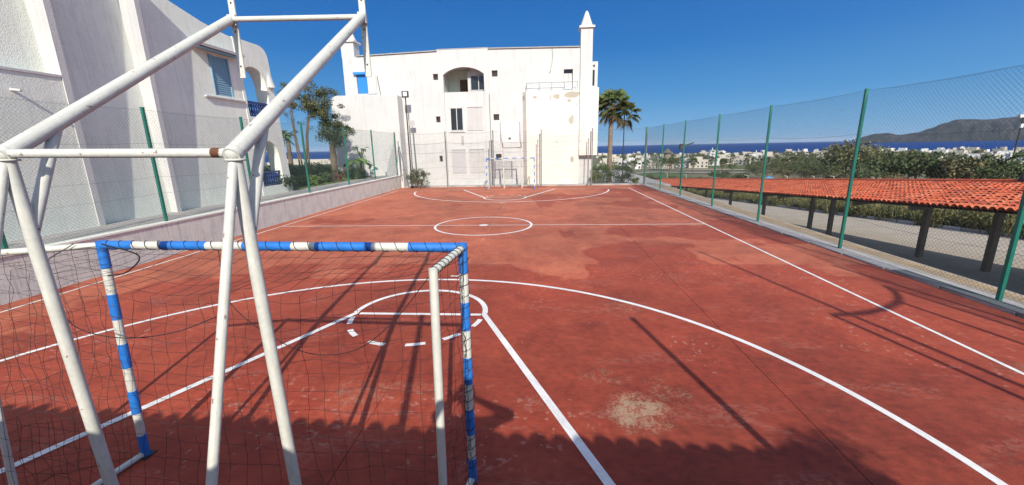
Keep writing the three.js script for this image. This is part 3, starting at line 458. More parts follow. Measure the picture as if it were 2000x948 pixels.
    const p = 1 - sst(0.8, 0.86, s), m = tileFbm(u, v, 16, 3, 4), g = 0.9 + 0.2 * m, c = [0.745 * g, 0.70 * g, 0.615 * g], d = [0.42 * g, 0.385 * g, 0.31 * g]; return c.map((q, i) => lerp(q, d[i], p)); });
  const peelM = mat(0xffffff, 0.93, { map: (() => { peel.repeat.set(1 / 8, 1 / 8); peel.offset.set(1.3 / 8, 0); return peel; })(), bumpMap: rep(T.grain, 1.4), bumpScale: 0.005 });
  const rb = new THREE.Shape([[-1.08, -30.45], [2.68, -30.45], [2.68, -30.99], [-1.36, -30.99]].map(([x, z]) => new THREE.Vector2(x, -z))); const rg = new THREE.ExtrudeGeometry(rb, { depth: 6.7, bevelEnabled: false }); rg.rotateX(-Math.PI / 2); rg.translate(0, -0.05, 0);
  part('terrace_block', rg, peelM, B);
  const rail = part('terrace_railing', [cyl(V(-1.05, 7.2, -30.55), V(2.55, 7.2, -30.55), 0.02), cyl(V(-1.05, 7.2, -30.55), V(-1.05, 7.2, -30.98), 0.02)], M.galv, B); for (let i = 0; i < 5; i++) { const x = lerp(-1.05, 2.5, i / 4); part('rail_post', cyl(V(x, 6.65, -30.55), V(x, 7.2, -30.55), 0.018), M.galv, rail); }
  part('rail_glass', bx(-1.0, 2.5, 6.72, 7.12, -30.548, -30.552), new THREE.MeshPhysicalMaterial({ color: 0xffffff, transmission: 1, thickness: 0, roughness: 0.15, side: THREE.DoubleSide }), rail);
  const td = part('terrace_door', bx(1.6, 2.2, 6.7, 7.86, ZM - 0.2, ZM - 0.26), M.white, B); part('dark_gap_pane', bx(1.6, 2.2, 7.87, 8.1, ZM - 0.28, ZM - 0.29), M.glass, td); part('door_stile', [bx(1.89, 1.91, 6.72, 7.84, ZM - 0.185, ZM - 0.2)], M.greyPost, td);  // dark pane above the door stands in for the shaded gap there
  part('corner_block', [bx(2.69, 3.98, 2.15, 6.75, -30.3, -31.4)], peelM, B);
  part('corner_wall', [bx(2.7, 3.72, -0.1, 2.149, -30.75, -43), bx(2.7, 3.9, 2.15, 6.7, -31.41, -43), bx(3.56, 3.95, 6.76, 8.55, -30.95, -43)], M.white, B);
  part('slit_window', [bx(3.6, 3.74, 6.95, 8.0, -30.935, -30.949)], M.glass, B); part('slit_window', bx(3.62, 3.74, 8.2, 8.34, -30.935, -30.949), M.glass, B);
  part('loose_cable', tubeG([V(0.75, 9.5, ZM + 0.02), V(0.78, 8.9, ZM + 0.03), V(0.66, 8.2, ZM + 0.02), V(0.55, 7.85, ZM + 0.03), V(0.66, 8.05, ZM + 0.02)], 0.012, 30, 5), M.greyPost, B);
  part('downpipe', cyl(V(-3.72, 0, ZM + 0.2), V(-3.76, 6.6, ZM + 0.2), 0.022), M.greyPost, B);
  part('antenna', [cyl(V(-6, 9.3, -34), V(-6, 10.0, -34), 0.015), cyl(V(-6.4, 9.85, -34), V(-5.6, 9.85, -34), 0.012)], M.dark, B);
}
// ---------------------------------------------------------------- lilac-shaded building on the left
{
  const B = thing('villa_building', 'pale plastered building with tall buttress fins and an arched balcony beside the left fence', 'building');
  B.rotation.y = 0.004; { const c = Math.cos(0.004), q = Math.sin(0.004), px = -12.0, pz = -12.2; B.position.set(px - (px * c + pz * q), 0, pz - (-px * q + pz * c)); }
  const y0 = 0.8, lean = (g) => { const p = g.attributes.position; for (let i = 0; i < p.count; i++) p.setX(i, p.getX(i) - (p.getY(i) - 0.9) * 0.045); g.computeVertexNormals(); return g; };
  const S = (pts) => new THREE.Shape(pts.map(([z, y]) => new THREE.Vector2(z, y)));
  const wall = S([[-1, y0], [-1, 10.3], [-4, 10.1], [-9, 9.2], [-13.9, 7.95], [-15.6, 7.55], [-16.6, 7.4], [-17.1, 7.36], [-17.1, y0]]); const h = new THREE.Path(); h.moveTo(-15.58, 4.98); h.lineTo(-16.52, 4.98); h.lineTo(-16.52, 6.42); h.lineTo(-15.58, 6.42); h.closePath(); wall.holes.push(h);
  const xw = (y) => -12.22 - (y - 0.9) * 0.045;
  part('wall', lean(prismZY(wall, -12.22, -12.6)), M.lilac, B); part('wall', bx(-12.95, -20, y0, 7.2, -1, -16.95), M.lilac, B);
  for (const z of [-7.05, -10.05, -12.5]) { const top = z > -8 ? 9.6 : z > -11 ? 8.9 : 8.27; part('buttress', bx(-12.0, -12.75, y0, top, z, z - 0.16), M.white, B); }
  part('lower_wall', bx(-12.03, -12.4, y0, 4.72, -7.22, -10.04), M.lilac, B); part('wall_ledge', bx(-12.0, -12.45, 4.722, 4.78, -7.22, -10.04), M.white, B);
  part('water_spout', cyl(V(-12.2, 4.32, -8.95), V(-11.78, 4.27, -8.95), 0.03), M.white, B);
  const sh = part('window_shutter', bx(xw(5.7) - 0.05, xw(5.7) - 0.03, 4.98, 6.42, -15.6, -16.5), M.shutterBlue, B); for (const z of [-15.58, -16.48]) part('shutter_rail', bx(xw(5.7) - 0.02, xw(5.7) + 0.04, 4.98, 6.42, z, z - 0.04), M.shutterBlue, sh);
  for (let i = 0; i < 17; i++) { const g = new THREE.BoxGeometry(0.014, 0.078, 0.86); g.rotateZ(0.25); g.translate(xw(5.7) - 0.01, 5.03 + i * 0.082, -16.05); part('slat', g, M.shutterBlue, sh); }
  { const g = bx(0, 0.5, 0, 0.09, -14.7, -17.0); g.rotateZ(-0.12); g.translate(xw(6.6) - 0.03, 6.62, 0); part('window_hood', g, M.white, B); const g2 = bx(0, 0.4, 0, 0.05, -14.75, -16.95); g2.rotateZ(-0.12); g2.translate(xw(6.5) - 0.02, 6.54, 0); part('hood_trim', g2, M.shutterBlue, B); }
  part('window_sill', bx(xw(4.9) - 0.05, xw(4.9) + 0.1, 4.85, 4.9, -15.0, -17.05), M.white, B);
  // loggia end
  const lg = new THREE.Shape(); lg.moveTo(-17.102, y0); lg.lineTo(-17.102, 7.4); lg.lineTo(-18.6, 7.42); lg.quadraticCurveTo(-19.15, 7.42, -19.2, 6.9); lg.lineTo(-19.3, y0); lg.closePath();
  const op = (a, b, c, sp, cr) => { const p = new THREE.Path(), m = (a + b) / 2; p.moveTo(a, c); p.lineTo(b, c); p.lineTo(b, sp); p.quadraticCurveTo(b, cr, m, cr); p.quadraticCurveTo(a, cr, a, sp); p.closePath(); lg.holes.push(p); };
  op(-17.25, -18.72, 4.3, 5.5, 6.4); op(-17.25, -18.72, 1.3, 2.5, 3.3);
  part('loggia_wall', lean(prismZY(lg, -12.2, -12.75)), M.lilac, B);
  part('loggia_slab', [bx(-12.8, -15.2, 3.9, 4.2, -17.12, -19.1), bx(-12.9, -15.2, 6.9, 7.15, -17.12, -19.0), bx(-12.8, -15.2, y0, 1.2, -17.12, -19.2)], M.lilac, B);
  { const g = new THREE.ConeGeometry(0.2, 0.75, 4); g.translate(-12.36, 6.05, -18.98); part('arch_corbel', g, M.white, B); }
  for (const yb of [4.3, 1.3]) { const r = part('balustrade', [bx(xw(yb) - 0.1, xw(yb) - 0.2, yb + 0.58, yb + 0.66, -17.26, -18.71), bx(xw(yb) - 0.1, xw(yb) - 0.2, yb + 0.04, yb + 0.1, -17.26, -18.71)], M.deepBlue, B);
    for (let i = 0; i < 9; i++) { const z = -17.33 - i * 0.163, pr = [[0.03, 0], [0.055, 0.12], [0.03, 0.26], [0.055, 0.38], [0.03, 0.47]].map(([q, k]) => new THREE.Vector2(q, k)), g = new THREE.LatheGeometry(pr, 8); g.translate(xw(yb) - 0.15, yb + 0.1, z); part('baluster', g, M.deepBlue, r); } }
  part('antenna_mast', [cyl(V(-14.2, 7.2, -13.7), V(-14.2, 9.6, -13.7), 0.02), cyl(V(-14.6, 9.2, -13.7), V(-13.8, 9.2, -13.7), 0.012)], M.dark, B);
}
// ---------------------------------------------------------------- carport with tiled roof
{
  const C = thing('carport', 'long open carport with an orange clay tile roof below the right-hand fence', 'carport');
  const z0 = 4, z1 = -58, Y = (z, h) => pavH(z) + h, E = 10.35, Rg = 15.4, hE = 2.04, hR = 2.51;
  const at = (w, z) => V(carX(z, lerp(E, Rg, w)), Y(z, lerp(hE, hR, w)), z);    // w 0 eave .. 1 ridge
  const tileTones = [[0.52, 0.098, 0.034], [0.56, 0.115, 0.042], [0.46, 0.085, 0.032], [0.52, 0.15, 0.07], [0.36, 0.075, 0.036]].map((c, i) => mat(0xffffff, 0.85, { map: rep(plasterTex(c, 0.3, 40 + i, 0.05), 1.1) }));
  const deck = (() => { const g = sheet((z) => carX(z, E + 0.05), (z) => carX(z, Rg), z0, z1, 50, 2, (x, z) => { const w = (x - carX(z, E)) / (Rg - E); return Y(z, lerp(hE, hR, w)) - 0.012; }); return g; })();
  part('roof_deck', deck, mat([0.3, 0.07, 0.035], 0.9), C); { const d2 = deck.clone(); d2.translate(0, -0.05, 0); part('roof_soffit', d2, M.timber, C); }
  // tiles: columns down the slope
  const N = 12, len = Math.hypot(Rg - E, hR - hE) / N, tg = (() => { const g = new THREE.CylinderGeometry(0.07, 0.083, len * 1.14, 8, 1, true, -Math.PI / 2, Math.PI); g.rotateX(-Math.PI / 2); return prep(g); })();   // axis along z, arch up (+y)?
  const list = [], rnd = RNG(77), slope = Math.atan2(hR - hE, Rg - E), fall = Math.atan(0.0735);
  const camP = EYE;
  for (let z = z0; z > z1; z -= 0.182) for (let i = 0; i < N; i++) { const p = at((i + 0.5) / N, z); list.push({ p, i, d: p.distanceTo(camP), vis: p.z < -7.5 && p.x / -p.z < 1.35 }); }
  const shown = list.filter((t) => t.vis).sort((a, b) => a.d - b.d).slice(0, 300), near = new Set(shown), rest = [[], [], [], [], []];
  const base = tg.clone(); base.rotateY(-Math.PI / 2); base.rotateZ(slope - 0.025); boxUV(base);
  for (const t of list) { const ti = Math.floor(rnd() * 5), ry = (rnd() - 0.5) * 0.05, dy = 0.004 * t.i * 0 + rnd() * 0.016 - 0.02, dx = (rnd() - 0.5) * 0.03;
    if (near.has(t)) { const m = shadowed(new THREE.Mesh(base, tileTones[ti])); m.name = 'tile'; m.position.set(t.p.x + dx, t.p.y + dy, t.p.z); m.rotation.set(-fall, ry, 0); C.add(m); }
    else { const g = base.clone(); g.rotateY(ry); g.rotateX(-fall); g.translate(t.p.x + dx, t.p.y + dy, t.p.z); rest[ti].push(g); } }
  rest.forEach((g, i) => { const o = shadowed(new THREE.Mesh(mergeGeometries(g), tileTones[i])); o.name = 'tile_courses'; stuff(o); C.add(o); });
  // ridge tiles
  { const rg = new THREE.CylinderGeometry(0.11, 0.1, 0.5, 8, 1, true, -Math.PI / 2, Math.PI); rg.rotateX(-Math.PI / 2); const gs = []; for (let z = z0; z > z1; z -= 0.42) { const g = rg.clone(), p = at(1, z); g.rotateX(fall * -1); g.translate(p.x, p.y + 0.03, p.z); gs.push(g); } stuff(part('ridge_tiles', gs, tileTones[0], C)); }
  const postZ = [-3.6, -8.6, -12.35, -14.6, -19.4, -20.9, -25.6, -30.5, -35.5, -41, -46, -51, -56];
  for (const z of postZ) { const x = carX(z, 13.04), yb = pavH(z); part('post', bx(x - 0.075, x + 0.075, yb - 0.05, yb + 2.24, z - 0.075, z + 0.075), M.timber, C); part('beam', [bar(V(carX(z, E + 0.25), Y(z, hE - 0.16), z), V(carX(z, Rg - 0.1), Y(z, hR - 0.17), z), 0.12, 0.1)], M.timber, C); }
  for (const w of [0.14, 0.55, 0.97]) part('purlin', bar(at(w, z0).add(V(0, -0.155, 0)), at(w, z1).add(V(0, -0.155, 0)), 0.08, 0.08), M.timber, C);
  part('roof_lamp', new THREE.SphereGeometry(0.16, 12, 8).translate(at(1, -14.2).x, at(1, -14.2).y + 0.12, -14.2), M.dark, C);
}
{ // kerb stones on the far side of the lane
  const K = structGroup('lane_kerb'); for (let i = 0; i < 46; i++) { const z = 2 - i * 1.3, zc = z - 0.6; const g = bx(-0.09, 0.09, -0.1, 0.16, 0.6, -0.6); g.rotateX(-Math.atan(0.0735)); g.rotateY(-0.04); g.translate(carX(zc, 20.6), pavH(zc), zc); part('kerb_stone', g, i % 2 ? M.concrete : mat([0.5, 0.5, 0.49], 0.9), K); }
}

// ---------------------------------------------------------------- plants
const rndDir = (r) => { const z = r() * 2 - 1, a = r() * 6.2832, s = Math.sqrt(1 - z * z); return V(s * Math.cos(a), z, s * Math.sin(a)); };
function leafQuad(w, p, n, len, wid, k, r) { const t = n.clone().cross(rndDir(r)).normalize(), b = n.clone().cross(t); const q = (a, c) => p.clone().addScaledVector(t, a * len).addScaledVector(b, c * wid); w.quad(q(-0.5, 0), q(0, -0.5), q(0.5, 0), q(0, 0.5), k); }
const tint = (c, r, v = 0.35) => { const k = 1 + (r() - 0.5) * 2 * v, h = (r() - 0.5) * 0.25; return [c[0] * k * (1 + h), c[1] * k, c[2] * k * (1 - h)]; };
function blob(w, c, rad, n, len, col, r, wid = 0.5) { for (let i = 0; i < n; i++) { const d = rndDir(r), f = Math.pow(r(), 0.45), p = V(c.x + d.x * rad.x * f, c.y + d.y * rad.y * f, c.z + d.z * rad.z * f); leafQuad(w, p, d.lerp(rndDir(r), 0.75).normalize(), len * (0.6 + 0.8 * r()), len * wid * (0.6 + 0.8 * r()), tint(col, r), r); } }
function clumps(w, c, rad, nc, per, size, len, col, r) { for (let i = 0; i < nc; i++) { const d = rndDir(r), f = 0.45 + 0.55 * r(), q = V(c.x + d.x * rad.x * f, c.y + d.y * rad.y * f, c.z + d.z * rad.z * f), s = size * (0.6 + 0.8 * r()); blob(w, q, V(s, s * 0.75, s), per, len, tint(col, r, 0.2), r); } }
function limbs(base, top, r0, n, spread, r, up = 0.4) { const gs = [cyl(base, top, r0, r0 * 0.6, 9)]; for (let i = 0; i < n; i++) { const a = base.clone().lerp(top, 0.45 + 0.5 * r()), ang = r() * 6.283, b = a.clone().add(V(Math.cos(ang) * spread * (0.5 + 0.5 * r()), spread * (up + 0.7 * r()), Math.sin(ang) * spread * (0.5 + 0.5 * r()))); gs.push(cyl(a, b, r0 * 0.42, r0 * 0.12, 6)); } return gs; }
const GREEN = [0.055, 0.085, 0.022], OLIVE = [0.085, 0.09, 0.035], DARKG = [0.028, 0.05, 0.016], LIME = [0.11, 0.17, 0.03], STRAW = [0.26, 0.2, 0.09];
function shrub(name, label, pos, rad, n, len, col, seed, group) { const r = RNG(seed), o = thing(name, label, 'shrub', pos, 0, group), w = new Tri(true); clumps(w, V(0, rad[1] * 0.95, 0), V(rad[0], rad[1] * 0.8, rad[2]), Math.ceil(n / 60), 60, Math.min(...rad) * 0.45, len, col, r); meshOf('foliage', w.geo(), M.leaf, o); const gs = []; for (let i = 0; i < 6; i++) gs.push(cyl(V((r() - 0.5) * 0.2, -0.05, (r() - 0.5) * 0.2), V((r() - 0.5) * rad[0] * 1.2, rad[1] * (0.8 + r() * 0.6), (r() - 0.5) * rad[2] * 1.2), 0.025, 0.01, 6)); part('stem', gs, M.bark, o); return o; }
// fan palm
function fanPalm(w, c, n, R, r, skirt = 0.25) { for (let i = 0; i < n; i++) { const dead = i < n * skirt, el = dead ? -1.25 + r() * 0.5 : -0.95 + 2.35 * Math.pow(i / n, 0.85), az = i * 2.399 + r() * 0.5, d = V(Math.cos(az) * Math.cos(el), Math.sin(el), Math.sin(az) * Math.cos(el)), L0 = R * (0.42 + 0.15 * r()), e = c.clone().addScaledVector(d, L0); e.y -= 0.06 * R; const col = dead ? tint([0.17, 0.13, 0.06], r) : tint(i > n * 0.6 ? [0.11, 0.15, 0.04] : [0.09, 0.10, 0.03], r, 0.35);
    w.wire([c, c.clone().lerp(e, 0.5).add(V(0, 0.05 * R, 0)), e], 0.014, dead ? col : [0.16, 0.14, 0.05]);
    const side = d.clone().cross(UP).normalize(), nrm = side.clone().cross(d).normalize(), m = 17; for (let q = 0; q < m; q++) { const a = (q / (m - 1) - 0.5) * 3.7, dir = d.clone().multiplyScalar(Math.cos(a)).addScaledVector(side, Math.sin(a)).addScaledVector(nrm, -0.12 * Math.abs(a)).normalize(), ll = R * 0.52 * (0.75 + 0.25 * Math.cos(a)) * (0.85 + 0.3 * r()); const mid = e.clone().addScaledVector(dir, ll * 0.55), tip = e.clone().addScaledVector(dir, ll).add(V(0, -ll * (0.22 + 0.3 * r()), 0)), b = dir.clone().cross(nrm).normalize().multiplyScalar(R * 0.021); w.quad(e, mid.clone().add(b), tip, mid.clone().sub(b), col); } } }
{ // tall palm beside the apartment building
  const o = thing('palm_tree', 'tall fan palm with a drooping skirt beside the white apartment building', 'palm tree', [5.35, -0.1, -33.2]), r = RNG(5), w = new Tri(true); fanPalm(w, V(0.1, 5.95, 0), 34, 1.6, r, 0.16); fanPalm(w, V(1.15, 5.35, -0.2), 16, 1.3, r, 0.15);
  meshOf('crown', w.geo(), M.leaf, o); const pr = []; for (let i = 0; i <= 30; i++) { const t = i / 30; pr.push(new THREE.Vector2(lerp(0.2, 0.135, t) + (i % 2 ? 0.02 : 0), t * 6)); } part('trunk', [new THREE.LatheGeometry(pr, 14), cyl(V(0.05, 4.6, 0), V(1.15, 5.35, -0.2), 0.07, 0.05, 8)], mat(0xffffff, 0.95, { map: rep(plasterTex([0.22, 0.165, 0.115], 0.6, 51, 0.08), 0.9) }), o);
}
// paddle-leaved plant (bird of paradise)
function paddle(name, label, pos, H, n, seed, trunk = 0, group) { const r = RNG(seed), o = thing(name, label, 'plant', pos, r() * 6, group), w = new Tri(true); for (let i = 0; i < n; i++) { const az = i * 2.4 + r(), lean = 0.25 + 0.75 * r(), h = H * (0.6 + 0.4 * r()), b = V(0, trunk, 0), top = V(Math.cos(az) * lean * h * 0.4, trunk + h * 0.62, Math.sin(az) * lean * h * 0.4); w.wire([b, top], 0.018, [0.07, 0.11, 0.03]); const out = V(Math.cos(az), 0, Math.sin(az)), side = V(-out.z, 0, out.x), col = tint(i % 3 ? [0.055, 0.10, 0.025] : [0.10, 0.16, 0.03], r, 0.3); let pL = top, pR = top, pM = top; const bl = h * 0.62, wd = h * 0.13; for (let q = 1; q <= 6; q++) { const t = q / 6, c = top.clone().addScaledVector(out, bl * t * (0.35 + 0.4 * lean)).add(V(0, bl * (0.75 * t - (0.55 + 0.5 * lean) * t * t), 0)), ww = wd * Math.sin(Math.PI * Math.min(0.98, t * 0.9 + 0.1)) * (r() < 0.2 ? 0.6 : 1), l = c.clone().addScaledVector(side, ww).add(V(0, -ww * 0.3, 0)), rr = c.clone().addScaledVector(side, -ww).add(V(0, -ww * 0.3, 0)); w.quad(pM, pL, l, c, col); w.quad(pM, c, rr, pR, col); pM = c; pL = l; pR = rr; } }
  meshOf('leaves', w.geo(), M.leaf, o); if (trunk) part('trunk', cyl(V(0, -0.1, 0), V(0, trunk + 0.1, 0), 0.17, 0.13, 10), M.bark, o); return o; }
paddle('banana_plant', 'broad-leaved plant on a short trunk in front of the arched balcony', [-13.1, 0.88, -19.9], 1.7, 22, 11, 1.7);
paddle('bird_of_paradise_plant', 'paddle-leaved plant behind the left fence against the white annex', [-12.2, 0.84, -26.4], 2.1, 18, 12);
paddle('bird_of_paradise_plant', 'tall paddle-leaved plant on a bare stem behind the left fence', [-12.3, 0.84, -27.6], 1.3, 9, 19, 1.35);
paddle('garden_palm', 'small plant with a rosette of leaves on a thin trunk among the left garden shrubs', [-17.5, 0.84, -27.8], 1.2, 16, 13, 2.6);
{ const shr = [[-13.0, -18.9, 0.9, 0.75, DARKG], [-13.6, -20.6, 1.0, 0.7, GREEN], [-13.1, -22.0, 0.7, 0.5, LIME], [-14.6, -22.4, 1.1, 1.0, DARKG], [-15.6, -24.4, 1.2, 0.95, GREEN], [-14.0, -24.6, 0.7, 0.45, OLIVE], [-13.2, -25.2, 0.6, 0.4, [0.12, 0.06, 0.03]], [-14.9, -27.2, 1.0, 0.7, GREEN], [-12.6, -27.2, 0.7, 0.6, DARKG], [-13.6, -28.6, 0.8, 0.5, [0.12, 0.07, 0.03]], [-16.5, -29.2, 1.2, 0.9, DARKG], [-13.9, -19.4, 0.8, 0.8, GREEN], [-15.2, -21.0, 1.1, 0.9, DARKG], [-13.2, -23.6, 0.7, 0.5, GREEN], [-16.4, -26.2, 1.1, 0.8, OLIVE]];
  const hue = (c) => (c === DARKG ? 'dark green' : c === GREEN ? 'mid green' : c === LIME ? 'bright yellow-green' : c === OLIVE ? 'olive grey' : 'reddish brown');
  shr.forEach(([x, z, a, h, c], i) => shrub('garden_shrub', hue(c) + ' leafy shrub in the raised garden behind the left fence', [x, 0.84, z], [a * 1.1, h * 0.78, a * 1.1], 1900, 0.12, c, 60 + i, hue(c) + ' garden shrubs behind the left fence')); }
shrub('olive_bush', 'grey-green wispy bush at the far left corner of the court', [-8.9, 0, -29.2], [0.85, 0.85, 0.5], 4200, 0.075, [0.085, 0.10, 0.055], 91);
shrub('hedge_bush', 'dense dark green bush at the foot of the tall palm', [4.6, -0.05, -31.9], [1.0, 0.85, 0.8], 2400, 0.09, [0.045, 0.075, 0.02], 92);
shrub('hedge_bush', 'yellow-green bush against the corner of the white apartment building', [3.95, -0.05, -30.6], [0.45, 0.75, 0.4], 1100, 0.08, [0.11, 0.13, 0.03], 93);
shrub('hedge_bush', 'dark bush beside the thin lamp pole behind the far fence', [6.1, -0.05, -31.6], [0.9, 0.9, 0.8], 2200, 0.09, DARKG, 94);
shrub('hedge_bush', 'low bright green weed growing at the end of the kerb', [6.9, -0.05, -30.5], [0.45, 0.35, 0.35], 700, 0.08, LIME, 95);
{ // garden trees
  const r = RNG(31), o = thing('pepper_tree', 'thick-trunked evergreen tree with a dark crown between the two white buildings', 'tree', [-14.1, 0.84, -27.2]), w = new Tri(true);
  clumps(w, V(0.35, 3.2, 0), V(1.15, 0.95, 1.0), 50, 110, 0.36, 0.11, [0.055, 0.072, 0.028], r); clumps(w, V(0.0, 4.2, 0), V(0.9, 0.8, 0.9), 18, 80, 0.32, 0.11, [0.07, 0.085, 0.033], r); clumps(w, V(-0.2, 5.1, 0), V(1.25, 1.2, 1.0), 36, 90, 0.34, 0.11, [0.085, 0.095, 0.038], r);
  meshOf('crown', w.geo(), M.leaf, o); part('trunk', [...limbs(V(0, -0.1, 0), V(0.05, 3.0, 0), 0.27, 4, 1.0, r), cyl(V(0, 2.4, 0), V(-0.3, 5.2, 0), 0.15, 0.05, 8)], M.bark, o);
  const p = thing('tamarisk_tree', 'slender feathery tree with thin bare stems between the two white buildings', 'tree', [-15.6, 0.84, -26.4]), q = new Tri(true), st = [], r2 = RNG(37);
  for (let i = 0; i < 5; i++) { const b = V((r2() - 0.5) * 0.5, -0.1, (r2() - 0.5) * 0.5), m = V((r2() - 0.5) * 1.4, 2.6 + r2() * 0.6, (r2() - 0.5) * 1.2), t = V(m.x * 1.7 + 0.3, 4.6 + r2() * 1.6, m.z * 1.7); st.push(cyl(b, m, 0.06, 0.045, 7), cyl(m, t, 0.045, 0.015, 6)); clumps(q, t.clone().add(V(0, -0.3, 0)), V(0.7, 0.8, 0.7), 11, 70, 0.3, 0.11, [0.10, 0.105, 0.045], r2); clumps(q, m.clone().lerp(t, 0.5), V(0.5, 0.6, 0.5), 4, 40, 0.22, 0.07, OLIVE, r2); }
  meshOf('crown', q.geo(), M.leaf, p); part('trunk', st, M.bark, p);
}
{ // lawn and bank vegetation
  const r = RNG(9), blades = (w, n, R, h, cols) => { for (let i = 0; i < n; i++) { const a = r() * 6.283, d = R * Math.sqrt(r()), x = Math.cos(a) * d, z = Math.sin(a) * d, hh = h * (0.5 + 0.7 * r()), lx = (r() - 0.5) * hh * 0.9, lz = (r() - 0.5) * hh * 0.9, wd = 0.012 + 0.02 * h * r(), c = tint(cols[Math.floor(r() * cols.length)], r, 0.35); w.tri(V(x - wd, 0, z), V(x + wd, 0, z), V(x + lx, hh, z + lz), c); } };
  const inst = (name, g, n, place) => { const m = new THREE.InstancedMesh(g, M.leaf, n), q = new THREE.Object3D(); for (let i = 0; i < n; i++) { place(q, i); q.updateMatrix(); m.setMatrixAt(i, q.matrix); } m.name = name; shadowed(m); stuff(m); scene.add(m); return m; };
  const lw = new Tri(true); blades(lw, 60, 0.3, 0.09, [[0.09, 0.14, 0.03], [0.12, 0.15, 0.04]]);
  tag(inst('lawn_grass', lw.geo(), 900, (q) => { q.position.set(-12.4 - r() * 3.5, WY - 0.02, -17.5 - r() * 12); q.rotation.set(0, r() * 6, 0); q.scale.setScalar(0.7 + r() * 0.6); }), 'short green lawn behind the left wall', 'grass');
  const tu = new Tri(true); blades(tu, 110, 0.45, 0.75, [[0.20, 0.18, 0.06], [0.12, 0.13, 0.04], [0.30, 0.25, 0.10], [0.07, 0.08, 0.03]]); blob(tu, V(0, 0.4, 0), V(0.55, 0.42, 0.55), 220, 0.11, [0.15, 0.145, 0.045], r); blob(tu, V(0.1, 0.3, 0), V(0.4, 0.3, 0.4), 80, 0.1, [0.055, 0.065, 0.022], r);
  tag(inst('bank_grass', tu.geo(), 4200, (q) => { const z = 2 - r() * 72, dx = 0.35 + r() * r() * 17, x = carX(z, 20.6) + dx; q.position.set(x, Math.max(ground(x, z), pavH(z) - 0.02 * dx) - 0.12, z); q.rotation.set(0, r() * 6, 0); const s = 0.6 + r() * 0.9; q.scale.set(s, s * (0.7 + 0.5 * r()), s); }), 'tall yellow-green weeds on the bank beyond the paved lane', 'weeds');
}
// ---------------------------------------------------------------- lamps and poles round the court
function floodlight(label, x, z, h, y0 = 0, face = 0) { const o = thing('floodlight_pole', label, 'floodlight', [x, y0, z], face); part('pole', [cyl(V(0, 0, 0), V(0, h, 0), 0.055, 0.04, 12), bx(-0.12, 0.12, 0, 0.02, -0.12, 0.12)], M.dark, o); const l = part('lamp_head', bx(-0.22, 0.22, h - 0.02, h + 0.4, -0.1, 0.12), M.dark, o); part('lamp_glass', bx(-0.12, 0.16, h + 0.06, h + 0.34, 0.121, 0.13), mat([0.75, 0.76, 0.76], 0.3), l); part('bracket', bar(V(0, h - 0.2, 0.06), V(0, h + 0.05, 0.1), 0.05, 0.03), M.dark, o); return o; }
floodlight('black floodlight on a tall pole in front of the white annex', -9.6, -29.72, 6.4);
{ const o = thing('mast_pole', 'slim dark mast at the fence corner beside the terrace', 'pole', [6.6, -0.1, 0.35]); part('shaft', cyl(V(0, 0, 0), V(0, 7.5, 0), 0.055, 0.035, 12), M.dark, o); part('cap', new THREE.SphereGeometry(0.045, 10, 8).translate(0, 7.5, 0), M.dark, o); }
{ const o = thing('sign_post', 'thin grey post carrying a small blank grey plate against the white wall', 'sign', [-9.35, 0, -30.3]); part('post', cyl(V(0, 0, 0), V(-0.1, 4.6, 0), 0.03), M.galv, o); part('plate', bx(-0.3, 0.12, 4.5, 4.86, 0.035, 0.05), mat([0.42, 0.42, 0.42], 0.7), o);
  const p = thing('lamp_pole', 'thin dark lamp pole rising beside the tall palm', 'lamp post', [6.35, -0.05, -33.0]); part('pole', cyl(V(0, 0, 0), V(-0.03, 5.4, 0), 0.05, 0.035), M.dark, p); part('lamp_head', [cyl(V(-0.03, 5.4, 0), V(-0.03, 5.6, 0), 0.12, 0.05)], M.dark, p);
  const q = thing('lane_lamp', 'dark lamp with a short arm standing by the carport', 'lamp post', [8.95, pavH(-27), -27.2]); part('pole', cyl(V(0, -0.05, 0), V(0, 4.75, 0), 0.045), M.dark, q); part('lamp_arm', bar(V(-0.05, 4.75, 0), V(0.65, 4.95, 0), 0.07, 0.08), M.dark, q); part('lamp_head', bx(-0.2, 0.08, 4.55, 4.9, -0.12, 0.12), M.dark, q); }
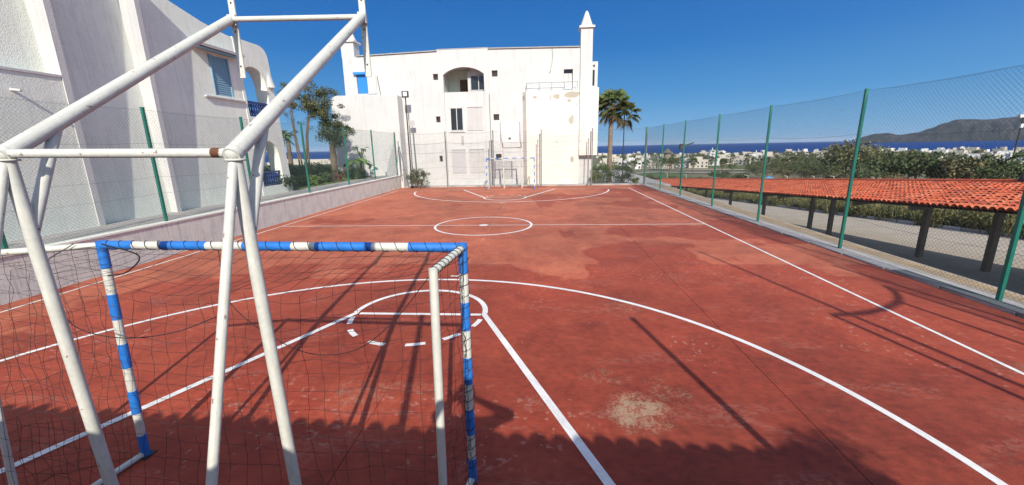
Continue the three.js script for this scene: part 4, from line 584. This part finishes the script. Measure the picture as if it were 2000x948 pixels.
// ---------------------------------------------------------------- far country: trees, houses, lamps
const onGround = (u, d) => { const [dx, dz] = heading(u), x = dx * d, z = dz * d; return [x, ground(x, z) - 0.06, z]; };
{
  const protoTree = (name, label, build, cat = 'tree') => { const o = thing(name, label, cat, [0, -500, 0], 0, label); build(o); return o; };
  const r = RNG(123);
  const mkBroad = (seed, H, R, col) => (o) => { const q = RNG(seed), w = new Tri(true); clumps(w, V(0, H * 0.62, 0), V(R, H * 0.36, R), 30, 26, R * 0.3, R * 0.16, col, q); meshOf('crown', w.geo(), M.leaf, o); part('trunk', limbs(V(0, -0.3, 0), V(0, H * 0.6, 0), H * 0.025, 5, R * 0.6, q), M.bark, o); };
  const mkPalm = (seed, H) => (o) => { const q = RNG(seed), w = new Tri(true); fanPalm(w, V(0, H, 0), 26, H * 0.36, q, 0.25); meshOf('crown', w.geo(), M.leaf, o); part('trunk', cyl(V(0, -0.3, 0), V(0, H, 0), 0.22, 0.14, 8), M.bark, o); };
  const kinds = { pine: ['tall grey-green eucalyptus tree in the wood beyond the carport', mkBroad(1, 10, 4.2, [0.115, 0.115, 0.045]), 'eucalyptus_tree'], dark: ['dark green spreading tree in the wood beyond the carport', mkBroad(2, 8, 4.0, [0.07, 0.095, 0.028]), 'spreading_tree'], olive: ['brownish olive tree in the wood beyond the carport', mkBroad(3, 7, 3.8, [0.13, 0.11, 0.045]), 'olive_tree'], palm: ['distant fan palm among the white town houses', mkPalm(4, 6), 'fan_palm'], bush: ['round dark bush in the green field beyond the carport', mkBroad(5, 3.4, 2.6, [0.07, 0.085, 0.03]), 'field_bush'], town: ['leafy garden tree among the white town houses', mkBroad(6, 6, 3.2, [0.085, 0.10, 0.038]), 'garden_tree'] };
  const made = {}, put = (k, u, d, s = 1) => { const p = onGround(u, d), t = r() * 6.283; if (!made[k]) { const o = protoTree(kinds[k][2], kinds[k][0], kinds[k][1]); o.position.set(...p); o.rotation.y = t; o.scale.setScalar(s); made[k] = o; } else copy(made[k], p, t, [s * (0.9 + 0.2 * r()), s, s * (0.9 + 0.2 * r())]); };
  for (const [u, d, s] of [[1640, 150, 1.25], [1662, 146, 1.32], [1685, 150, 1.28], [1706, 145, 1.15], [1726, 152, 1.1], [1760, 148, 1.0], [1790, 155, 1.0], [1830, 150, 0.98], [1655, 175, 1.3], [1748, 165, 1.1]]) put('pine', u, d, s);
  for (const [u, d, s] of [[1740, 140, 1.2], [1775, 143, 1.2], [1805, 140, 1.22], [1835, 142, 1.18], [1862, 140, 1.15], [1620, 165, 1.0], [1600, 175, 0.95], [1575, 190, 0.9], [1550, 205, 0.9], [1935, 138, 1.1], [1965, 132, 0.95], [1990, 138, 1.1], [1640, 130, 0.8], [1700, 128, 0.8], [2030, 135, 1.2]]) put('dark', u, d, s);
  for (const [u, d, s] of [[1880, 138, 1.3], [1905, 136, 1.32], [1925, 142, 1.1], [1610, 195, 0.9], [1585, 170, 0.75], [1540, 180, 0.75], [1525, 220, 0.8], [1500, 215, 0.8], [1655, 128, 0.8], [1760, 128, 0.7]]) put('olive', u, d, s);
  for (const [u, d, s] of [[1411, 178, 1.3], [1422, 182, 1.1], [1456, 150, 1.15], [1448, 155, 1.0], [1318, 170, 0.6], [1372, 165, 0.55], [1385, 160, 0.5], [1274, 150, 0.9], [1285, 148, 0.8], [1262, 155, 0.7], [1395, 210, 0.6], [1545, 128, 0.8], [1570, 132, 0.9], [1605, 126, 0.8], [1475, 128, 0.7]]) put('bush', u, d, s);
  for (let i = 0; i < 46; i++) put('town', 1175 + r() * 470, 265 + r() * 240, 0.7 + r() * 0.6);
  for (let i = 0; i < 60; i++) put('town', 1170 + r() * 480, 380 + r() * 300, 1.0 + r() * 0.6);
  for (let i = 0; i < 20; i++) put('town', 1700 + r() * 320, 300 + r() * 350, 1.1 + r() * 0.6);
  for (let i = 0; i < 30; i++) put('town', 1465 + r() * 175, 200 + r() * 120, 0.7 + r() * 0.4);
  for (let i = 0; i < 26; i++) put('palm', 1240 + r() * 330, 230 + r() * 190, 0.75 + r() * 0.5);
  for (const [u, d, s] of [[1180, 90, 1.0], [1195, 80, 0.9], [1207, 110, 1.0], [1228, 130, 0.9], [1238, 110, 0.7], [1190, 140, 1.1]]) put('town', u, d, s);
  for (const [u, d, s] of [[575, 75, 0.9], [588, 95, 0.8], [600, 70, 0.6], [630, 88, 0.8], [655, 82, 0.7], [565, 60, 0.8], [612, 110, 0.8], [640, 130, 0.9]]) put('town', u, d, s);
  for (const [u, d, s] of [[572, 68, 0.75], [588, 80, 0.85], [640, 100, 0.9]]) put('palm', u, d, s);
}
{ // white houses of the seaside town
  const whiteH = mat([0.62, 0.61, 0.59], 0.9), creamH = mat([0.5, 0.46, 0.39], 0.9), glassH = mat([0.035, 0.04, 0.05], 0.4), r = RNG(404);
  const house = (seed) => { const q = RNG(seed), gs = [], win = [], W = 9 + q() * 6, D = 8, H = 5.8 + q() * 1.4; gs.push(bx(-W / 2, W / 2, -2.5, H, -D / 2, D / 2)); const w2 = W * (0.35 + 0.3 * q()), x2 = (q() - 0.5) * (W - w2); gs.push(bx(x2 - w2 / 2, x2 + w2 / 2, H + 0.001, H + 2.4, -D / 2 + 1.5, D / 2 - 1.2)); gs.push(bx(-W / 2 - 2.6, -W / 2 - 0.002, -2.5, H * 0.55, -D / 2 + 0.6, D / 2 - 1)); for (let i = 0; i < 2; i++) { const cx = (q() - 0.5) * W * 0.85, cz = -1 + q() * 2; gs.push(bx(cx - 0.35, cx + 0.35, H + 0.002, H + 1.7 + q() * 1.6, cz - 0.35, cz + 0.35)); } gs.push(bx(-W / 2 - 0.12, W / 2 + 0.12, H - 0.25, H + 0.15, D / 2 + 0.001, D / 2 + 0.12));
    const n = 3 + Math.floor(q() * 2); for (let f = 0; f < 2; f++) for (let i = 0; i < n; i++) { const x = lerp(-W / 2 + 1.2, W / 2 - 1.2, i / (n - 1)), y = 0.7 + f * 2.9; win.push([x, y, 0.55 + 0.35 * q(), 1.3 + 0.5 * q()]); } return { gs, win, D }; };
  const protos = [1, 2, 3, 4, 5].map((s) => house(s * 17)), LABEL = 'white flat-roofed house in the distant seaside town', GROUP = 'white houses of the distant town'; const first = {};
  const build = (k, detailed) => { const key = k + (detailed ? 'd' : 's'); const o = thing('town_house', LABEL, 'house', [0, 0, 0], 0, GROUP); part('wall', protos[k].gs, whiteH, o); if (detailed) for (const [x, y, a, b] of protos[k].win) part('window', bx(x - a, x + a, y, y + b, protos[k].D / 2 + 0.002, protos[k].D / 2 + 0.06), glassH, o); first[key] = o; return o; };
  const put = (u, d, s = 1, detailed = false) => { const k = Math.floor(r() * 5), key = k + (detailed ? 'd' : 's'), p = onGround(u, d), [dx, dz] = heading(u), t = Math.atan2(-dx, -dz) + (r() - 0.5) * 0.9; const o = first[key] ? copy(first[key], p, t, s) : build(k, detailed); if (hash2(Math.round(u), 77) < 0.35) o.children[0].material = creamH; o.position.set(...p); o.rotation.y = t; o.scale.setScalar(s); };
  for (const [u, d, s] of [[1368, 330, 0.85], [1345, 345, 0.8], [1240, 300, 0.9], [1225, 310, 0.9], [1262, 350, 0.8], [1290, 300, 0.55], [1310, 310, 0.5], [1400, 390, 1.0], [1478, 400, 1.05], [1465, 430, 1.0], [1455, 395, 0.8], [1215, 345, 0.9], [1186, 330, 0.8], [1500, 440, 1], [1415, 420, 1], [1530, 430, 0.9], [1545, 460, 1]]) put(u, d, s, true);
  for (let i = 0; i < 34; i++) put(1172 + (i / 34) * 470 + (r() - 0.5) * 8, 440 + r() * 330, 0.75 + r() * 0.45, true);
  for (let i = 0; i < 14; i++) put(1700 + (i / 14) * 330 + (r() - 0.5) * 10, 620 + r() * 420, 0.8 + r() * 0.4);
  for (const [u, d, s] of [[1850, 400, 1.0], [1872, 390, 1.0], [1900, 330, 1.0], [1925, 340, 1.1], [1950, 300, 1.0], [1972, 320, 1.1], [1995, 290, 1.0], [1985, 380, 1.2], [1888, 420, 1.1], [2030, 310, 1.1]]) put(u, d, s, true);
  for (const [u, d, s] of [[570, 105, 0.95], [586, 125, 1.0], [603, 112, 0.85], [622, 95, 0.8], [637, 118, 0.95], [655, 88, 0.8], [560, 140, 1.1], [612, 160, 1.1], [648, 150, 1.1]]) put(u, d, s, true);
  // landmark buildings
  const tw = thing('tower_house', 'white house with a stepped rooftop tower in the distant town', 'house', onGround(1393, 470)); part('wall', [bx(-7, 7, -2, 6, -4, 4), bx(-3.4, 3.4, 6.001, 9, -3, 3), bx(-2.4, 2.4, 9.3, 11.6, -2.2, 2.2), bx(-0.3, 0.3, 12.0, 14.4, -0.3, 0.3)], whiteH, tw); part('roof_slab', [bx(-3.9, 3.9, 9.001, 9.299, -3.5, 3.5), bx(-3.2, 3.2, 11.601, 11.999, -3, 3)], whiteH, tw); part('window', bx(-1.6, 1.6, 7, 8.2, 3.002, 3.05), glassH, tw); part('window', bx(-1.4, 1.4, 9.8, 10.9, 2.202, 2.25), glassH, tw);
  const ml = thing('round_tower', 'round grey stone tower with a conical roof standing above the distant town', 'tower', onGround(1305, 330)); { const g = new THREE.CylinderGeometry(2.6, 3.0, 12, 18); g.translate(0, 5, 0); part('wall', g, mat([0.24, 0.19, 0.15], 0.95), ml); const c = new THREE.ConeGeometry(3.9, 3.4, 18); c.translate(0, 12.6, 0); part('roof', c, mat([0.13, 0.11, 0.10], 0.95), ml); }
  const kh = thing('field_hut', 'small white hut with a bright blue hipped roof beyond the carport', 'hut', onGround(1512, 122), 0.3); part('wall', bx(-2.1, 2.1, -0.5, 2.0, -1.7, 1.7), whiteH, kh); { const g = new THREE.ConeGeometry(3.5, 1.35, 4); g.rotateY(Math.PI / 4); g.scale(1, 1, 0.85); g.translate(0, 2.68, 0); part('roof', g, mat([0.06, 0.36, 0.62], 0.6), kh); } part('annex_wall', bx(-4.5, -2.102, -0.5, 0.55, -1.2, 1.2), whiteH, kh);
  const sd = thing('grey_shed', 'low grey-roofed shed under the trees beyond the carport', 'shed', onGround(1832, 112), -0.2); part('wall', bx(-2.9, 2.9, -0.5, 0.9, -1.4, 1.4), mat([0.3, 0.31, 0.31], 0.9), sd); { const g = bx(-3.1, 3.1, 0, 0.12, -1.9, 1.9); g.rotateX(0.35); g.translate(0, 1.7, 0); part('roof', g, mat([0.27, 0.31, 0.32], 0.7), sd); } part('gable', bx(2.3, 2.95, 0.9, 2.1, -0.9, 0.9), whiteH, sd);
  single('garden_wall', (() => { const gs = [], us = [1770, 1800, 1860, 1890, 1930]; for (let i = 0; i < us.length - 1; i++) { const a = onGround(us[i], 108), b = onGround(us[i + 1], 108); gs.push(bar(V(a[0], a[1] + 0.5, a[2]), V(b[0], b[1] + 0.5, b[2]), 0.2, 1.3)); } return gs; })(), whiteH, 'long low white wall under the trees beyond the carport', 'wall');
  const ptA = thing('street_lamp', 'white street lamp with a short arm beyond the carport roof', 'street lamp', onGround(1469, 98), 0, 'white street lamps beyond the carport'); part('pole', cyl(V(0, -0.3, 0), V(0, 3.6, 0), 0.06, 0.04, 8), whiteH, ptA); part('lamp_arm', bar(V(0.05, 3.58, 0), V(-0.8, 3.75, 0), 0.05, 0.1), whiteH, ptA);
  for (const [u, d] of [[1548, 100], [1601, 96], [1641, 94], [1721, 100], [1308, 130], [1346, 110], [1954, 90], [1976, 86]]) copy(ptA, onGround(u, d), r() * 0.6);
  const sp = thing('mast_lamp', 'tall mast topped by white floodlights above the distant houses', 'mast', onGround(1990, 260)); part('mast', cyl(V(0, -0.5, 0), V(0, 24, 0), 0.35, 0.2, 8), M.dark, sp); part('lamp_cluster', [bx(-1.6, 1.6, 23.4, 24.6, -0.4, 0.4), bx(-0.5, 0.5, 19.5, 21, -0.4, 0.4)], whiteH, sp);
}
// ---------------------------------------------------------------- behind the camera: terrace, coped wall, bare posts, photographer (their shadows fall on the court)
struct('terrace', bx(-10.4, 5.6, -1, 1.43, -0.12, 6), M.concrete);
{
  const W = thing('coped_wall', 'white wall capped with clay tiles on the terrace behind the photographer', 'wall', [0, -0.125, 0], -0.035); part('wall_body', bx(-10.3, 3.62, 1.45, 2.93, 0.98, 1.2), M.white, W);
  const g = new THREE.CylinderGeometry(0.1, 0.085, 0.42, 10, 1, true, -Math.PI / 2, Math.PI); g.rotateX(-Math.PI / 2); const g0 = prep(g); boxUV(g0); const tm = mat([0.42, 0.10, 0.05], 0.85);
  for (let i = 0; i < 66; i++) { const m = shadowed(new THREE.Mesh(g0, tm)); m.name = 'coping_tile'; m.position.set(-10.2 + i * 0.21, 2.952 + 0.042 * hash2(i, 5), 1.06); m.rotation.set(0.06, 0, 0); W.add(m); }
  part('coping_bed', bx(-10.3, 3.62, 2.931, 3.052, 0.9, 1.26), tm, W);
  for (const x of [-0.73, 2.83]) { const p = thing('bare_post', x < 0 ? 'bare green steel post beside the photographer on the court edge' : 'bare green steel post on the court edge near the end of the coped wall', 'post', [x, 0, -0.22]); part('shaft', bx(-0.035, 0.035, -0.02, 4.1, -0.035, 0.035), M.green, p); part('cap', bx(-0.05, 0.05, 4.101, 4.115, -0.05, 0.05), M.green, p); }
  const t = thing('garden_tree', 'small leafy tree behind the coped wall of the terrace', 'tree', [4.45, 1.43, 5.4]), q = RNG(71), w = new Tri(true); clumps(w, V(0, 3.95, 0), V(0.42, 0.6, 0.5), 34, 60, 0.22, 0.1, OLIVE, q); meshOf('crown', w.geo(), M.leaf, t); part('trunk', limbs(V(0, -0.05, 0), V(0, 3.7, 0), 0.08, 6, 0.4, q), M.bark, t);
}
function marching(caps, c, half, res, k, colour) { // caps: [a, b, ra, rb]
  const mc = new MarchingCubes(res, M.leaf, false, false, 120000); mc.isolation = 0; const sz = res, h2 = res / 2;
  for (let z = 0; z < sz; z++) for (let y = 0; y < sz; y++) for (let x = 0; x < sz; x++) { const px = c.x + (x - h2) / h2 * half, py = c.y + (y - h2) / h2 * half, pz = c.z + (z - h2) / h2 * half; let s = 0;
    for (const q of caps) { const ax = px - q.a.x, ay = py - q.a.y, az = pz - q.a.z, t = clamp((ax * q.d.x + ay * q.d.y + az * q.d.z) / q.l2), dx = ax - q.d.x * t, dy = ay - q.d.y * t, dz = az - q.d.z * t, d = Math.sqrt(dx * dx + dy * dy + dz * dz) - (q.ra + (q.rb - q.ra) * t); s += Math.exp(-d * k); }
    mc.field[x + y * sz + z * sz * sz] = Math.max(-50, Math.min(50, Math.log(s + 1e-30) / k)); }
  mc.update(); const n = mc.count, P = new Float32Array(n * 3), C = new Float32Array(n * 3);
  for (let i = 0; i < n; i++) { const x = c.x + mc.positionArray[3 * i] * half, y = c.y + mc.positionArray[3 * i + 1] * half, z = c.z + mc.positionArray[3 * i + 2] * half; P.set([x, y, z], 3 * i); C.set(colour(x, y, z), 3 * i); }
  const g = new THREE.BufferGeometry(); g.setAttribute('position', new THREE.BufferAttribute(P, 3)); g.setAttribute('color', new THREE.BufferAttribute(C, 3)); g.computeVertexNormals(); return g;
}
{
  const cap = (a, b, ra, rb = ra) => { const d = b.clone().sub(a); return { a, b, d, l2: Math.max(1e-9, d.lengthSq()), ra, rb }; };
  const X = 0.11, b = [], H = V(X, 3.03, 0.43), neck = V(X, 2.8, 0.46);
  b.push(cap(V(X, 3.08, 0.44), V(X, 3.0, 0.42), 0.1, 0.085), cap(V(X, 2.97, 0.37), V(X, 2.95, 0.38), 0.045, 0.04), cap(V(X, 3.03, 0.335), V(X, 3.0, 0.32), 0.012, 0.018), cap(V(X - 0.09, 3.03, 0.44), V(X - 0.095, 3.0, 0.45), 0.02, 0.012), cap(V(X + 0.09, 3.03, 0.44), V(X + 0.095, 3.0, 0.45), 0.02, 0.012), cap(neck, V(X, 2.97, 0.44), 0.06, 0.052));
  const sh = [V(X - 0.18, 2.72, 0.45), V(X + 0.18, 2.72, 0.45)], el = [V(X - 0.38, 2.64, 0.22), V(X + 0.4, 2.69, 0.22)], wr = [V(-0.155, 2.755, 0.085), V(0.155, 2.77, 0.085)];
  b.push(cap(sh[0], sh[1], 0.075, 0.075), cap(V(X, 2.64, 0.47), V(X, 2.5, 0.48), 0.14, 0.13), cap(V(X - 0.08, 2.64, 0.47), V(X - 0.06, 2.42, 0.48), 0.1, 0.1), cap(V(X + 0.08, 2.64, 0.47), V(X + 0.06, 2.42, 0.48), 0.1, 0.1), cap(V(X - 0.07, 2.34, 0.48), V(X + 0.07, 2.34, 0.48), 0.125, 0.125));
  for (let i = 0; i < 2; i++) { const s = i ? 1 : -1; b.push(cap(sh[i], el[i], 0.068, 0.055), cap(el[i], wr[i], 0.055, 0.034), cap(V(X + s * 0.09, 2.32, 0.48), V(X + s * 0.12, 1.92, 0.45), 0.09, 0.06), cap(V(X + s * 0.12, 1.92, 0.45), V(X + s * 0.13, 1.53, 0.5), 0.06, 0.042), cap(V(X + s * 0.13, 1.475, 0.52), V(X + s * 0.14, 1.465, 0.34), 0.04, 0.035)); }
  const skin = [0.42, 0.24, 0.16], shirt = [0.08, 0.10, 0.16], jean = [0.03, 0.04, 0.08], shoe = [0.05, 0.05, 0.05];
  const colour = (x, y, z) => (y < 1.52 ? shoe : y < 2.38 ? jean : y > 2.9 || z < 0.2 ? skin : shirt);
  const body = marching(b, V(X, 2.3, 0.4), 0.98, 124, 60, colour);
  const hands = [];
  for (let i = 0; i < 2; i++) { const s = i ? 1 : -1, w0 = wr[i], pm = V(s * 0.105, 2.765, 0.055), f = [cap(w0, pm, 0.027, 0.024), cap(V(s * 0.115, 2.79, 0.055), V(s * 0.112, 2.745, 0.06), 0.02, 0.02)];
    for (let q = 0; q < 4; q++) { const k0 = V(s * 0.108, 2.80 - q * 0.021, 0.05), k1 = V(s * (0.1 - 0.002 * q), 2.823 - q * 0.021 - (q > 1 ? 0.008 : 0), 0.03), k2 = V(s * (0.083 - q * 0.002), 2.828 - q * 0.023 - (q > 1 ? 0.008 : 0), 0.0285 - 0.001 * q); f.push(cap(pm.clone().lerp(k0, 0.5), k0, 0.011, 0.01), cap(k0, k1, 0.0095, 0.0085), cap(k1, k2, 0.0085, 0.007)); }
    f.push(cap(V(s * 0.11, 2.745, 0.06), V(s * 0.095, 2.752, 0.04), 0.012, 0.0105), cap(V(s * 0.095, 2.752, 0.04), V(s * 0.07, 2.762, 0.032), 0.0105, 0.008)); hands.push(marching(f, V(s * 0.115, 2.775, 0.06), 0.1, 64, 420, () => skin)); }
  const person = thing('person', 'person in a dark shirt and jeans holding up a phone on the terrace', 'person');
  meshOf('body', mergeGeometries([body, ...hands]), new THREE.MeshStandardMaterial({ vertexColors: true, roughness: 0.8, side: THREE.DoubleSide }), person);
  { const g = new THREE.SphereGeometry(0.108, 24, 16, 0, Math.PI * 2, 0, 1.75); g.scale(0.98, 1.0, 1.08); g.rotateX(0.45); g.translate(X, 3.09, 0.452); part('hair', g, mat([0.03, 0.022, 0.018], 0.9), person); }
  for (const s of [-1, 1]) part('eye', new THREE.SphereGeometry(0.011, 10, 8).translate(X + s * 0.033, 3.035, 0.352), M.dark, person);
  part('mouth', bx(X - 0.022, X + 0.022, 2.958, 2.964, 0.322, 0.332), mat([0.3, 0.1, 0.08], 0.7), person);
  const ph = thing('phone', 'dark phone held level in both hands above the terrace', 'phone', [0, 2.79, 0.022]); { const g = new THREE.BoxGeometry(0.158, 0.074, 0.008); g.rotateX(-0.23); part('phone_case', g, M.dark, ph); const l = new THREE.CylinderGeometry(0.006, 0.006, 0.002, 12); l.rotateX(Math.PI / 2 - 0.23); l.translate(0, 0.008, -0.0085); part('lens', l, M.glass, ph); }
}
renderer.render(scene, camera);
